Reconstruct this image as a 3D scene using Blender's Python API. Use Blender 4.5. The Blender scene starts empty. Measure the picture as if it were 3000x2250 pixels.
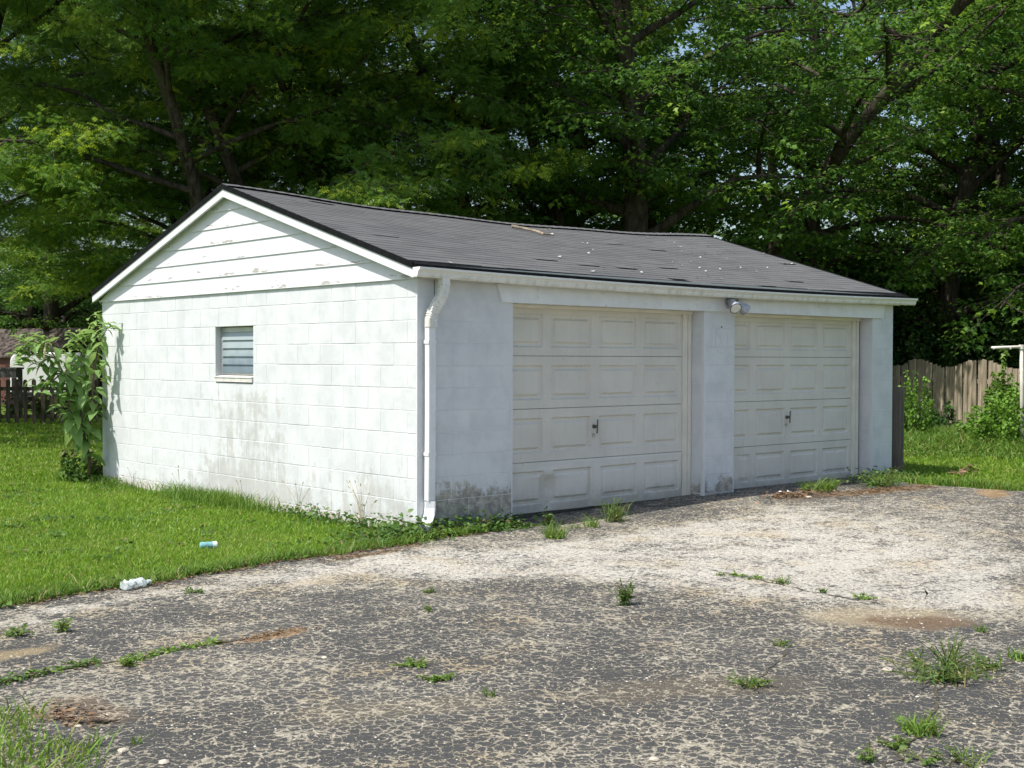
import bpy, math, random
import numpy as np
from mathutils import Vector, Matrix

scene = bpy.context.scene
C = scene.collection
R = math.radians

# ------------------------------------------------------------------ camera
CAM = np.array([-6.7763, -8.8372, 1.4865])
FPX, YAW, PIT, ROL = 3654.33, 0.730086, -0.02015, 0.002793
FW = np.array([math.sin(YAW) * math.cos(PIT), math.cos(YAW) * math.cos(PIT), math.sin(PIT)])
_rt = np.array([math.cos(YAW), -math.sin(YAW), 0.0])
_up = np.cross(_rt, FW)
RT = _rt * math.cos(ROL) + _up * math.sin(ROL)
UP = -_rt * math.sin(ROL) + _up * math.cos(ROL)
cd = bpy.data.cameras.new('camera')
cd.sensor_width = 36.0
cd.lens = FPX / 3000.0 * 36.0
cd.clip_start = 0.05
cd.clip_end = 2000
cam = bpy.data.objects.new('camera', cd)
C.objects.link(cam)
cam.matrix_world = Matrix(((RT[0], UP[0], -FW[0], CAM[0]), (RT[1], UP[1], -FW[1], CAM[1]),
                           (RT[2], UP[2], -FW[2], CAM[2]), (0, 0, 0, 1)))
scene.camera = cam

# ------------------------------------------------------------------ sky, sun, exposure
SUN = Vector((-0.60, 0.085, 1.0)).normalized()
SUN_EL = math.asin(SUN.z)
SUN_AZ = math.atan2(SUN.x, SUN.y)
world = bpy.data.worlds.new('World')
scene.world = world
world.use_nodes = True
_nt = world.node_tree
_sky = _nt.nodes.new('ShaderNodeTexSky')
_sky.sky_type = 'NISHITA'
_sky.sun_disc = False
_sky.sun_elevation = SUN_EL
_sky.sun_rotation = SUN_AZ % (2 * math.pi)
_sky.air_density = 1.1
_sky.dust_density = 2.0
_sky.ozone_density = 0.7
_nt.links.new(_sky.outputs[0], _nt.nodes['Background'].inputs[0])
_nt.nodes['Background'].inputs[1].default_value = 0.13
sl = bpy.data.lights.new('sun', 'SUN')
sl.energy = 4.4
sl.angle = R(0.53)
sl.color = (1.0, 0.96, 0.89)
sun = bpy.data.objects.new('sun', sl)
sun.rotation_euler = SUN.to_track_quat('Z', 'Y').to_euler()
sun.location = (-20, 0, 40)
C.objects.link(sun)
scene.view_settings.view_transform = 'Standard'
scene.view_settings.look = 'None'
scene.view_settings.gamma = 1.0
scene.view_settings.use_curve_mapping = False
scene.view_settings.exposure = 0.38
scene.cycles.max_bounces = 6
scene.cycles.diffuse_bounces = 3
scene.cycles.glossy_bounces = 2
scene.cycles.transmission_bounces = 4
scene.cycles.caustics_reflective = False
scene.cycles.caustics_refractive = False

# ------------------------------------------------------------------ helpers
def ss(a, b, x):
    t = np.clip((np.asarray(x, float) - a) / (b - a), 0, 1)
    return t * t * (3 - 2 * t)

def gz(x, y):
    """height of the ground"""
    x = np.asarray(x, float); y = np.asarray(y, float)
    return (-0.095 + 0.065 * ss(1.2, 4.5, x) * ss(-7, -1.0, y) * (1 - ss(12, 22, x))
            - 0.035 * ss(2, 6.6, y) * (1 - ss(-1, 3, x))
            + 0.012 * np.sin(x * 0.9 + 1.3) * np.sin(y * 0.7) * ss(8, 14, np.hypot(x - 3, y - 3)))

def ray(u, v):
    return FW + RT * (u - 1500) / FPX - UP * (v - 1125) / FPX

def gpt(u, v):
    d = ray(u, v); z = -0.09
    for _ in range(14):
        p = CAM + d * (z - CAM[2]) / d[2]
        z = float(gz(p[0], p[1]))
    return p

def ud(u, D):
    """ground point seen in column u at plan distance D"""
    a = YAW + math.atan((u - 1500) / FPX)
    x = CAM[0] + D * math.sin(a); y = CAM[1] + D * math.cos(a)
    return np.array([x, y, float(gz(x, y))])

def uvd(u, v, D):
    """point in the direction of a pixel at plan distance D"""
    d = ray(u, v)
    return CAM + d * (D / math.hypot(d[0], d[1]))

def to_px(P):
    d = np.asarray(P, float) - CAM
    zc = d @ FW
    return 1500 + FPX * (d @ RT) / zc, 1125 - FPX * (d @ UP) / zc, zc

class MB:
    """collects shapes for one mesh"""
    def __init__(s):
        s.v = []; s.f = []
    def add(s, vs, fs):
        b = len(s.v)
        s.v.extend([tuple(map(float, p)) for p in vs])
        s.f.extend([tuple(b + i for i in f) for f in fs])
    def box(s, x0, x1, y0, y1, z0, z1):
        s.add([(x0, y0, z0), (x1, y0, z0), (x1, y1, z0), (x0, y1, z0),
               (x0, y0, z1), (x1, y0, z1), (x1, y1, z1), (x0, y1, z1)],
              [(0, 3, 2, 1), (4, 5, 6, 7), (0, 1, 5, 4), (1, 2, 6, 5), (2, 3, 7, 6), (3, 0, 4, 7)])
    def bar(s, a, b, w, h, up=(0, 0, 1)):
        a = Vector(a); b = Vector(b); d = (b - a).normalized(); up = Vector(up)
        sd = d.cross(up).normalized() * (w / 2); u = sd.cross(d).normalized() * (h / 2)
        vs = [p + i * sd + j * u for p in (a, b) for i, j in ((-1, -1), (1, -1), (1, 1), (-1, 1))]
        s.add(vs, [(3, 2, 1, 0), (4, 5, 6, 7), (0, 1, 5, 4), (1, 2, 6, 5), (2, 3, 7, 6), (3, 0, 4, 7)])
    def tube(s, pts, rad, n=8, cap=True):
        pts = [Vector(p) for p in pts]
        if not hasattr(rad, '__len__'): rad = [rad] * len(pts)
        base = len(s.v); ref = None
        for i, p in enumerate(pts):
            d = (pts[min(i + 1, len(pts) - 1)] - pts[max(i - 1, 0)])
            if d.length < 1e-9: d = Vector((0, 0, 1))
            d.normalize()
            if ref is None:
                ref = d.orthogonal().normalized()
            else:
                ref = (ref - d * ref.dot(d))
                ref = ref.normalized() if ref.length > 1e-6 else d.orthogonal().normalized()
            w = d.cross(ref)
            for k in range(n):
                a = 2 * math.pi * k / n
                q = p + (ref * math.cos(a) + w * math.sin(a)) * rad[i]
                s.v.append((q.x, q.y, q.z))
        for i in range(len(pts) - 1):
            for k in range(n):
                a = base + i * n + k; b = base + i * n + (k + 1) % n
                s.f.append((a, b, b + n, a + n))
        if cap:
            s.f.append(tuple(base + k for k in reversed(range(n))))
            e = base + (len(pts) - 1) * n
            s.f.append(tuple(e + k for k in range(n)))
    def loft(s, rings, cap=True):
        """closed rings of equal length"""
        n = len(rings[0]); base = len(s.v)
        for r in rings: s.v.extend([tuple(map(float, p)) for p in r])
        for i in range(len(rings) - 1):
            for k in range(n):
                a = base + i * n + k; b = base + i * n + (k + 1) % n
                s.f.append((a, b, b + n, a + n))
        if cap:
            s.f.append(tuple(base + k for k in reversed(range(n))))
            e = base + (len(rings) - 1) * n
            s.f.append(tuple(e + k for k in range(n)))
    def mesh(s, name, smooth=False):
        m = bpy.data.meshes.new(name)
        m.from_pydata(s.v, [], s.f); m.update()
        if smooth: m.polygons.foreach_set('use_smooth', [True] * len(m.polygons))
        return m

def link(o, parent=None, kind=None, label=None, cat=None, group=None):
    C.objects.link(o)
    if parent is not None: o.parent = parent
    if kind: o['kind'] = kind
    if label: o['label'] = label
    if cat: o['category'] = cat
    if group: o['group'] = group
    return o

def obj(name, mesh, mat=None, parent=None, loc=None, rot=None, smooth=False, **k):
    if isinstance(mesh, MB): mesh = mesh.mesh(name, smooth)
    if mat is not None and not mesh.materials: mesh.materials.append(mat)
    o = bpy.data.objects.new(name, mesh)
    if loc is not None: o.location = loc
    if rot is not None: o.rotation_euler = rot
    return link(o, parent, **k)

def empty(name, loc=(0, 0, 0), rotz=0.0, **k):
    o = bpy.data.objects.new(name, None)
    o.location = loc; o.rotation_euler = (0, 0, rotz); o.empty_display_size = 0.2
    return link(o, **k)

def tri_mesh(name, V, F, tint=None, smooth=False):
    V = np.ascontiguousarray(V, np.float32); F = np.ascontiguousarray(F, np.int32)
    m = bpy.data.meshes.new(name)
    m.vertices.add(len(V)); m.vertices.foreach_set('co', V.ravel())
    m.loops.add(F.size); m.loops.foreach_set('vertex_index', F.ravel())
    m.polygons.add(len(F)); m.polygons.foreach_set('loop_start', np.arange(0, F.size, 3, dtype=np.int32))
    m.update(calc_edges=True)
    if tint is not None:
        a = m.attributes.new('tint', 'FLOAT', 'POINT')
        a.data.foreach_set('value', np.ascontiguousarray(tint, np.float32))
    if smooth: m.polygons.foreach_set('use_smooth', np.ones(len(F), bool))
    return m

# ------------------------------------------------------------------ materials
class NT:
    def __init__(s, name):
        s.m = bpy.data.materials.new(name); s.m.use_nodes = True
        s.t = s.m.node_tree; s.b = s.t.nodes['Principled BSDF']; s.out = s.t.nodes['Material Output']
        s.pos = s.t.nodes.new('ShaderNodeNewGeometry').outputs['Position']
    def n(s, typ, **k):
        x = s.t.nodes.new(typ)
        for a, b in k.items(): setattr(x, a, b)
        return x
    def l(s, a, b): s.t.links.new(a, b)
    def put(s, sock, v):
        if isinstance(v, bpy.types.NodeSocket): s.l(v, sock)
        elif hasattr(v, '__len__') and sock.type == 'RGBA' and len(v) == 3: sock.default_value = (*v, 1)
        else: sock.default_value = v
    def math(s, op, a, b=0.5, c=None, clamp=False):
        x = s.n('ShaderNodeMath', operation=op, use_clamp=clamp)
        s.put(x.inputs[0], a); s.put(x.inputs[1], b)
        if c is not None: s.put(x.inputs[2], c)
        return x.outputs[0]
    def vmath(s, op, a, b=None):
        x = s.n('ShaderNodeVectorMath', operation=op)
        s.put(x.inputs[0], a)
        if b is not None:
            if op == 'SCALE': s.put(x.inputs[3], b)
            else: s.put(x.inputs[1], b)
        return x.outputs[0]
    def noise(s, scale, detail=4, rough=0.55, vec=None, col=False, dist=0.0):
        x = s.n('ShaderNodeTexNoise')
        x.inputs['Scale'].default_value = scale; x.inputs['Detail'].default_value = min(detail, 4)
        x.inputs['Roughness'].default_value = rough; x.inputs['Distortion'].default_value = dist
        s.l(s.pos if vec is None else vec, x.inputs['Vector'])
        return x.outputs['Color' if col else 'Fac']
    def voro(s, scale, feature='F1', vec=None, out='Distance', rnd=1.0):
        x = s.n('ShaderNodeTexVoronoi', feature=feature)
        x.inputs['Scale'].default_value = scale; x.inputs['Randomness'].default_value = rnd
        s.l(s.pos if vec is None else vec, x.inputs['Vector'])
        return x.outputs[out]
    def scaled(s, v3, vec=None):
        return s.vmath('MULTIPLY', s.pos if vec is None else vec, v3)
    def step(s, x, a, b, lo=0.0, hi=1.0):
        r = s.n('ShaderNodeMapRange', interpolation_type='SMOOTHSTEP')
        s.put(r.inputs[0], x)
        s.put(r.inputs[1], a); s.put(r.inputs[2], b)
        s.put(r.inputs[3], lo); s.put(r.inputs[4], hi)
        return r.outputs[0]
    def mix(s, f, a, b, mode='MIX'):
        x = s.n('ShaderNodeMix', data_type='RGBA', blend_type=mode)
        s.put(x.inputs[0], f); s.put(x.inputs[6], a); s.put(x.inputs[7], b)
        return x.outputs[2]
    def xyz(s, vec=None):
        x = s.n('ShaderNodeSeparateXYZ'); s.l(s.pos if vec is None else vec, x.inputs[0])
        return x.outputs
    def island(s):
        return s.n('ShaderNodeNewGeometry').outputs['Random Per Island']
    def objrand(s):
        return s.n('ShaderNodeObjectInfo').outputs['Random']
    def attr(s, name):
        return s.n('ShaderNodeAttribute', attribute_name=name).outputs['Fac']
    def bump(s, h, dist=0.01, strength=1.0):
        x = s.n('ShaderNodeBump'); x.inputs['Distance'].default_value = dist
        x.inputs['Strength'].default_value = strength
        s.l(h, x.inputs['Height']); s.l(x.outputs[0], s.b.inputs['Normal'])
    def fin(s, col, rough=0.6, spec=0.3, metal=0.0):
        s.put(s.b.inputs['Base Color'], col); s.put(s.b.inputs['Roughness'], rough)
        s.b.inputs['Specular IOR Level'].default_value = spec
        s.b.inputs['Metallic'].default_value = metal
        return s.m

def leaf_mat(name, dark, mid, light, trans=0.35, tip=None, rough=0.5):
    n = NT(name)
    r = n.island()
    c = n.mix(n.step(r, 0.0, 0.6), dark, mid)
    c = n.mix(n.step(r, 0.6, 1.0), c, light)
    big = n.noise(0.55, 2)
    c = n.mix(n.step(big, 0.35, 0.7, 0.0, 0.55), c, light)
    if tip is not None:
        c = n.mix(n.attr('tint'), c, tip)
    n.fin(c, rough, 0.3)
    t = n.n('ShaderNodeBsdfTranslucent'); 
    tc = n.mix(0.35, c, (light[0] * 1.6, light[1] * 1.5, light[2]))
    n.l(tc, t.inputs['Color'])
    mx = n.n('ShaderNodeMixShader'); mx.inputs[0].default_value = trans
    n.l(n.b.outputs[0], mx.inputs[1]); n.l(t.outputs[0], mx.inputs[2])
    n.l(mx.outputs[0], n.out.inputs['Surface'])
    return n.m

def plain(name, col, rough=0.6, var=0.12, scale=9.0, spec=0.3, metal=0.0, bump=0.0, dirt=None):
    n = NT(name)
    f = n.noise(scale, 5)
    c = n.mix(n.step(f, 0.3, 0.7), [x * (1 - var) for x in col], [min(1, x * (1 + var)) for x in col])
    if dirt is not None:
        d = n.step(n.noise(scale * 2.3, 6, 0.7), 0.55, 0.72, 0.0, 0.7)
        c = n.mix(d, c, dirt)
    if bump: n.bump(n.noise(scale * 8, 4), bump)
    return n.fin(c, rough, spec, metal)

def make_materials():
    M = {}
    # painted concrete block, with runs of grime under the window and at the foot of the walls
    n = NT('painted_block')
    x, y, z = n.xyz()
    col = n.mix(n.step(n.noise(3.2, 6, 0.65), 0.38, 0.66), (0.70, 0.717, 0.728), (0.605, 0.625, 0.64))
    col = n.mix(n.math('MULTIPLY', n.objrand(), 0.22), col, (0.555, 0.575, 0.59))
    grain = n.noise(70, 5, 0.7)
    col = n.mix(n.step(grain, 0.58, 0.75, 0, 0.22), col, (0.5, 0.5, 0.5))
    # dark vertical streaks, strongest under the window and near the corner, side wall only
    streak = n.noise(1.0, 6, 0.68, n.scaled((7, 7, 1.3)))
    blot = n.noise(5.5, 7, 0.72)
    side = n.math('SUBTRACT', 1.0, n.step(x, 0.03, 0.06))
    yc = n.math('DIVIDE', n.math('SUBTRACT', y, 3.0), 1.35)
    under = n.math('MULTIPLY', n.math('POWER', 2.718, n.math('MULTIPLY', n.math('MULTIPLY', yc, yc), -1.0)),
                   n.step(z, 1.35, 1.05))
    yc2 = n.math('DIVIDE', n.math('SUBTRACT', y, 0.55), 0.75)
    corner = n.math('MULTIPLY', n.math('POWER', 2.718, n.math('MULTIPLY', n.math('MULTIPLY', yc2, yc2), -1.0)),
                    n.step(z, 1.3, 0.3))
    foot = n.step(z, 0.55, -0.05)
    load = n.math('MULTIPLY', side, n.math('ADD', n.math('ADD', n.math("MULTIPLY", under, 0.265), n.math('MULTIPLY', corner, 0.19)),
                                         n.math('MULTIPLY', foot, 0.13)))
    both = n.math('ADD', n.math('MULTIPLY', streak, 0.5), n.math('MULTIPLY', blot, 0.5))
    thr = n.math('SUBTRACT', 0.70, load)
    st = n.step(n.math('SUBTRACT', both, thr), -0.02, 0.13, 0, 0.50)
    col = n.mix(st, col, (0.36, 0.35, 0.305))
    # exposed dirty block at the foot of the front piers
    front = n.step(x, 0.12, 0.2)
    fz = n.math('ADD', z, n.math('MULTIPLY', n.math('SUBTRACT', n.noise(4.5, 7, 0.75), 0.5), 0.75))
    p1 = n.math('MULTIPLY', n.step(x, 1.3, 1.2), 0.15)
    wear = n.math('MULTIPLY', front, n.step(n.math('SUBTRACT', fz, p1), 0.18, 0.06, 0, 1))
    p3 = n.math('SUBTRACT', 1.0, n.math('MULTIPLY', n.step(x, 6, 7), 0.75))
    wear = n.math('MULTIPLY', wear, p3)
    wc = n.mix(n.step(n.noise(11, 6, 0.7), 0.35, 0.68), (0.15, 0.13, 0.095), (0.46, 0.42, 0.34))
    col = n.mix(n.math('MULTIPLY', wear, 0.8), col, wc)
    # tan splash at the very bottom of the side wall
    sp = n.math('MULTIPLY', side, n.step(n.math('ADD', z, n.math('MULTIPLY', n.noise(6, 5), 0.3)), 0.22, 0.05, 0, 0.55))
    col = n.mix(sp, col, (0.55, 0.47, 0.38))
    n.bump(n.math('ADD', n.noise(90, 5, 0.7), n.math('MULTIPLY', n.noise(14, 4), 0.8)), 0.004, 0.7)
    M['block'] = n.fin(col, 0.75, 0.2)
    n = NT('painted_mortar')
    n.bump(n.noise(60, 4), 0.003)
    M['mortar'] = n.fin(n.mix(n.noise(6, 4), (0.72, 0.735, 0.745), (0.62, 0.635, 0.65)), 0.8, 0.2)
    # gable boards: white paint flaking to grey wood along the lower edges
    n = NT('flaking_board_paint')
    f1 = n.noise(1.0, 7, 0.72, n.scaled((4, 2.4, 14)))
    f2 = n.noise(1.3, 2)
    zz = n.xyz()[2]
    k = n.math('FRACT', n.math('DIVIDE', n.math('SUBTRACT', zz, 2.205), 0.1785))
    low = n.step(k, 0.55, 0.0, 0, 0.11)
    fl = n.step(n.math('ADD', n.math('ADD', f1, low), n.math('MULTIPLY', f2, 0.2)), 0.77, 0.825)
    wood = n.mix(n.noise(1.0, 5, 0.6, n.scaled((20, 3, 90))), (0.30, 0.27, 0.24), (0.52, 0.49, 0.45))
    c = n.mix(n.step(n.noise(4, 5), 0.35, 0.7), (0.72, 0.727, 0.76), (0.665, 0.675, 0.71))
    n.bump(n.math('MULTIPLY', fl, -1), 0.0015)
    M['siding'] = n.fin(n.mix(fl, c, wood), 0.6, 0.3)
    M['white_trim'] = plain('white_trim', (0.76, 0.775, 0.785), 0.45, 0.05, 5, dirt=(0.62, 0.61, 0.57))
    M['cream_trim'] = plain('cream_trim', (0.74, 0.71, 0.62), 0.5, 0.06, 5)
    n = NT('gutter_paint')
    s_ = n.noise(1.0, 6, 0.7, n.scaled((14, 14, 3)))
    zz = n.xyz()[2]
    dirt = n.math('MULTIPLY', n.step(s_, 0.42, 0.72), n.step(zz, 2.27, 2.19))
    M['gutter'] = n.fin(n.mix(n.math('MULTIPLY', dirt, 0.55), (0.79, 0.785, 0.75), (0.38, 0.37, 0.30)), 0.4, 0.4)
    n = NT('door_enamel')
    c = n.mix(n.step(n.noise(2.0, 5), 0.35, 0.7), (0.70, 0.675, 0.615), (0.63, 0.605, 0.55))
    fleck = n.step(n.noise(38, 2, 0.5), 0.72, 0.77, 0, 0.75)
    c = n.mix(fleck, c, (0.25, 0.235, 0.21))
    zz = n.xyz()[2]
    g = n.math('ADD', zz, n.math('MULTIPLY', n.noise(7, 6, 0.7), 0.35))
    c = n.mix(n.step(g, 0.36, 0.12, 0, 0.75), c, (0.38, 0.36, 0.31))
    streaks = n.step(n.noise(1.0, 5, 0.6, n.scaled((26, 26, 1.3))), 0.5, 0.8, 0, 0.25)
    c = n.mix(streaks, c, (0.45, 0.43, 0.38))
    n.bump(n.noise(1.0, 3, 0.5, n.scaled((60, 60, 9))), 0.0012)
    M['door'] = n.fin(c, 0.5, 0.35)
    # roof
    n = NT('asphalt_shingle')
    r = n.island()
    c = n.mix(r, (0.098, 0.100, 0.102), (0.128, 0.130, 0.131))
    c = n.mix(n.step(n.noise(180, 3, 0.7), 0.5, 0.75, 0, 0.5), c, (0.28, 0.28, 0.29))
    c = n.mix(n.step(n.noise(0.9, 5), 0.4, 0.7, 0, 0.45), c, (0.145, 0.142, 0.137))
    n.bump(n.noise(260, 3), 0.003)
    M['shingle'] = n.fin(c, 0.9, 0.15)
    M['black_edge'] = plain('black_edge', (0.012, 0.013, 0.014), 0.9, 0.3, 20, spec=0.05)
    M['grey_flake'] = plain('grey_flake', (0.30, 0.29, 0.28), 0.8, 0.2)
    M['white_flake'] = plain('white_flake', (0.50, 0.49, 0.46), 0.7, 0.15)
    n = NT('deck_wood'); M['deck'] = n.fin((0.28, 0.22, 0.16), 0.8)
    M['interior'] = plain('interior', (0.16, 0.155, 0.15), 0.9)
    # window
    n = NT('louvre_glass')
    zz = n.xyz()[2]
    c = n.mix(n.step(n.math('ADD', zz, n.math('MULTIPLY', n.noise(7, 4), 0.25)), 1.45, 1.78), (0.15, 0.20, 0.225), (0.42, 0.49, 0.50))  # reflection painted into the pane colour, paler towards the top
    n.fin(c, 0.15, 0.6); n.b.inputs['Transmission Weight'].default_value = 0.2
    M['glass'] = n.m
    M['alu'] = plain('aluminium', (0.52, 0.54, 0.55), 0.4, 0.1, 12, metal=0.6)
    M['sill'] = plain('sill', (0.66, 0.64, 0.60), 0.8, 0.12, 8, dirt=(0.36, 0.32, 0.27), bump=0.004)
    M['dark_metal'] = plain('dark_metal', (0.12, 0.115, 0.105), 0.45, 0.3, 30, metal=0.5)
    M['steel'] = plain('steel', (0.45, 0.45, 0.44), 0.4, 0.2, 30, metal=0.7)
    M['lamp_grey'] = plain('lamp_grey', (0.40, 0.42, 0.46), 0.45, 0.15, 25, metal=0.3, dirt=(0.22, 0.22, 0.22))
    n = NT('frosted_lens'); M['lens'] = n.fin(n.mix(n.noise(30, 3), (0.72, 0.70, 0.64), (0.82, 0.80, 0.74)), 0.25, 0.5)
    n = NT('pencil_mark'); M['mark'] = n.fin((0.60, 0.62, 0.62), 0.8)
    # timber
    def timber(name, a, b, c3, sx):
        n = NT(name)
        ob = n.n('ShaderNodeTexCoord').outputs['Object']
        rnd = n.objrand()
        off = n.n('ShaderNodeCombineXYZ')
        n.l(n.math('MULTIPLY', rnd, 37.0), off.inputs[0]); n.l(n.math('MULTIPLY', rnd, 91.0), off.inputs[2])
        v = n.vmath('ADD', ob, off.outputs[0])
        g = n.noise(1.0, 7, 0.65, n.scaled((sx, sx, sx * 0.06), v), dist=0.6)
        knot = n.noise(2.3, 3, 0.5, v)
        c = n.mix(n.step(g, 0.3, 0.72), a, b)
        c = n.mix(n.step(knot, 0.55, 0.72, 0, 0.8), c, c3)
        c = n.mix(n.math('MULTIPLY', rnd, 0.35), c, a)
        n.bump(g, 0.006)
        return n.fin(c, 0.85, 0.15)
    M['fence'] = timber('weathered_fence_wood', (0.21, 0.17, 0.125), (0.54, 0.455, 0.335), (0.26, 0.21, 0.155), 40)
    M['picket'] = timber('dark_picket_wood', (0.05, 0.042, 0.03), (0.11, 0.095, 0.065), (0.06, 0.06, 0.035), 40)
    M['post'] = timber('grey_post_wood', (0.12, 0.105, 0.09), (0.24, 0.21, 0.175), (0.10, 0.09, 0.075), 40)
    M['rack'] = timber('rack_wood', (0.10, 0.095, 0.085), (0.20, 0.185, 0.16), (0.1, 0.09, 0.08), 30)
    M['pole'] = plain('painted_pole', (0.66, 0.62, 0.54), 0.5, 0.1, 14, dirt=(0.40, 0.30, 0.20))
    M['barn_red'] = plain('barn_red', (0.13, 0.055, 0.045), 0.7, 0.2, 3)
    M['barn_roof'] = plain('barn_roof', (0.10, 0.078, 0.068), 0.85, 0.15, 5)
    M['barn_trim'] = plain('barn_trim', (0.36, 0.24, 0.20), 0.7)
    M['trailer'] = plain('trailer_white', (0.80, 0.80, 0.80), 0.3, 0.04, 2)
    M['rubber'] = plain('rubber', (0.02, 0.02, 0.02), 0.8)
    # bark
    n = NT('bark')
    g = n.noise(1.0, 6, 0.7, n.scaled((9, 9, 1.6)), dist=0.8)
    c = n.mix(n.step(g, 0.32, 0.68), (0.030, 0.025, 0.020), (0.105, 0.085, 0.066))
    c = n.mix(n.step(n.noise(1.1, 3), 0.55, 0.75, 0, 0.5), c, (0.11, 0.115, 0.06))
    n.bump(g, 0.05)
    M['bark'] = n.fin(c, 0.9, 0.1)
    M['maple'] = leaf_mat('maple_leaf', (0.038, 0.100, 0.024), (0.070, 0.165, 0.030), (0.13, 0.25, 0.038), 0.46, (0.27, 0.41, 0.05))  # last colour: sunlit clusters painted into random maple sprays
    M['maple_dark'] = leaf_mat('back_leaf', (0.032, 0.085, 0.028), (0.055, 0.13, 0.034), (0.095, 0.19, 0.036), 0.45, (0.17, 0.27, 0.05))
    M['locust'] = leaf_mat('locust_leaf', (0.046, 0.125, 0.030), (0.085, 0.190, 0.036), (0.17, 0.29, 0.040), 0.47, (0.44, 0.54, 0.045))
    M['shrub'] = leaf_mat('shrub_leaf', (0.06, 0.14, 0.018), (0.10, 0.22, 0.025), (0.17, 0.32, 0.035), 0.35, (0.2, 0.36, 0.05))
    M['vine'] = leaf_mat('vine_leaf', (0.05, 0.115, 0.02), (0.085, 0.18, 0.028), (0.16, 0.27, 0.045), 0.35, (0.22, 0.34, 0.06))
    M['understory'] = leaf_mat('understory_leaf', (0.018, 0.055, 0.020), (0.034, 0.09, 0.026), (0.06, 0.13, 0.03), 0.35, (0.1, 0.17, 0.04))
    M['cover'] = leaf_mat('cover_leaf', (0.04, 0.10, 0.02), (0.07, 0.15, 0.025), (0.12, 0.22, 0.04), 0.3, (0.25, 0.17, 0.08))
    M['weed'] = leaf_mat('weed_leaf', (0.06, 0.12, 0.03), (0.10, 0.18, 0.035), (0.16, 0.26, 0.05), 0.3, (0.30, 0.22, 0.10))
    M['crabgrass'] = leaf_mat('crabgrass_leaf', (0.08, 0.17, 0.02), (0.12, 0.23, 0.03), (0.19, 0.31, 0.05), 0.3, (0.30, 0.25, 0.1))
    M['poke'] = leaf_mat('poke_leaf', (0.13, 0.24, 0.08), (0.20, 0.34, 0.11), (0.32, 0.46, 0.15), 0.42)
    M['grass'] = leaf_mat('grass_blade', (0.095, 0.195, 0.016), (0.155, 0.29, 0.024), (0.26, 0.40, 0.045), 0.38, (0.42, 0.35, 0.14))
    M['stem'] = plain('stem', (0.10, 0.16, 0.05), 0.6, 0.2, 20)
    M['red_stem'] = plain('red_stem', (0.11, 0.075, 0.06), 0.55, 0.3, 12)
    M['dry_stem'] = plain('dry_stem', (0.38, 0.31, 0.18), 0.8, 0.2, 20)
    M['petal'] = plain('pink_petal', (0.50, 0.16, 0.26), 0.6, 0.3, 20)
    n = NT('dead_leaf'); r = n.island()
    M['dead_leaf'] = n.fin(n.mix(r, (0.09, 0.055, 0.035), (0.30, 0.20, 0.12)), 0.8, 0.15)
    n = NT('pine_straw'); r = n.island()
    M['straw'] = n.fin(n.mix(r, (0.21, 0.13, 0.07), (0.42, 0.30, 0.18)), 0.8, 0.15)
    n = NT('loose_stone'); r = n.island()
    c = n.mix(n.step(r, 0.0, 0.55), (0.18, 0.165, 0.14), (0.48, 0.44, 0.36))
    M['gravel'] = n.fin(n.mix(n.step(r, 0.55, 1.0), c, (0.66, 0.62, 0.54)), 0.8, 0.2)
    M['crack'] = plain('crack_dirt', (0.13, 0.115, 0.08), 0.95, 0.4, 60, dirt=(0.33, 0.28, 0.19), bump=0.01)
    M['stone'] = plain('field_stone', (0.52, 0.46, 0.37), 0.8, 0.2, 25, bump=0.004)
    n = NT('clear_plastic'); n.fin((0.80, 0.87, 0.88), 0.10, 0.6); n.b.inputs['Alpha'].default_value = 0.5; M['plastic'] = n.m
    M['blue_wrap'] = plain('blue_wrap', (0.20, 0.42, 0.44), 0.35, 0.2, 30)
    M['paper'] = plain('paper', (0.82, 0.82, 0.82), 0.7, 0.06, 30)
    M['bottle_cap'] = plain('bottle_cap', (0.75, 0.78, 0.8), 0.4)
    M['hose_black'] = plain('black_plastic', (0.02, 0.024, 0.024), 0.45)
    # ground
    n = NT('lawn_soil')
    c = n.mix(n.step(n.noise(1.4, 6), 0.35, 0.7), (0.075, 0.13, 0.018), (0.13, 0.19, 0.03))
    c = n.mix(n.step(n.noise(24, 5, 0.7), 0.5, 0.72, 0, 0.55), c, (0.12, 0.10, 0.045))
    n.bump(n.noise(30, 5, 0.7), 0.03)
    M['soil'] = n.fin(c, 0.95, 0.1)
    return M

# stains and patches on the driveway: centre x, y, radii, rotation, weight
PALE = [(-1.35, -1.05, 1.5, .30, 12, .8), (-0.55, -1.75, 1.5, .55, -18, 1.0), (0.9, -1.85, 1.3, .68, -20, 1.0),
        (2.3, -1.65, 1.5, .50, -12, .85), (0.9, -2.75, 1.5, .72, -30, 1.0), (1.6, -3.7, 1.9, .95, -35, .95),
        (3.1, -2.8, 1.6, .95, -25, .7), (0.55, -4.0, 1.15, .52, -40, .85), (1.0, -4.9, .9, .5, -35, .7),
        (4.3, -1.5, 1.4, .40, -8, .55), (5.2, -2.6, 1.5, .8, -20, .35),
        (-2.9, -1.05, 1.4, .17, 10, .5), (-3.9, -1.25, .7, .14, 8, .6)]

def ell(x, y, e):
    cx, cy, rx, ry, a, w = e
    a = R(a); dx = x - cx; dy = y - cy
    p = (dx * math.cos(a) + dy * math.sin(a)) / rx; q = (-dx * math.sin(a) + dy * math.cos(a)) / ry
    return w * np.exp(-(p * p + q * q))

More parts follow.
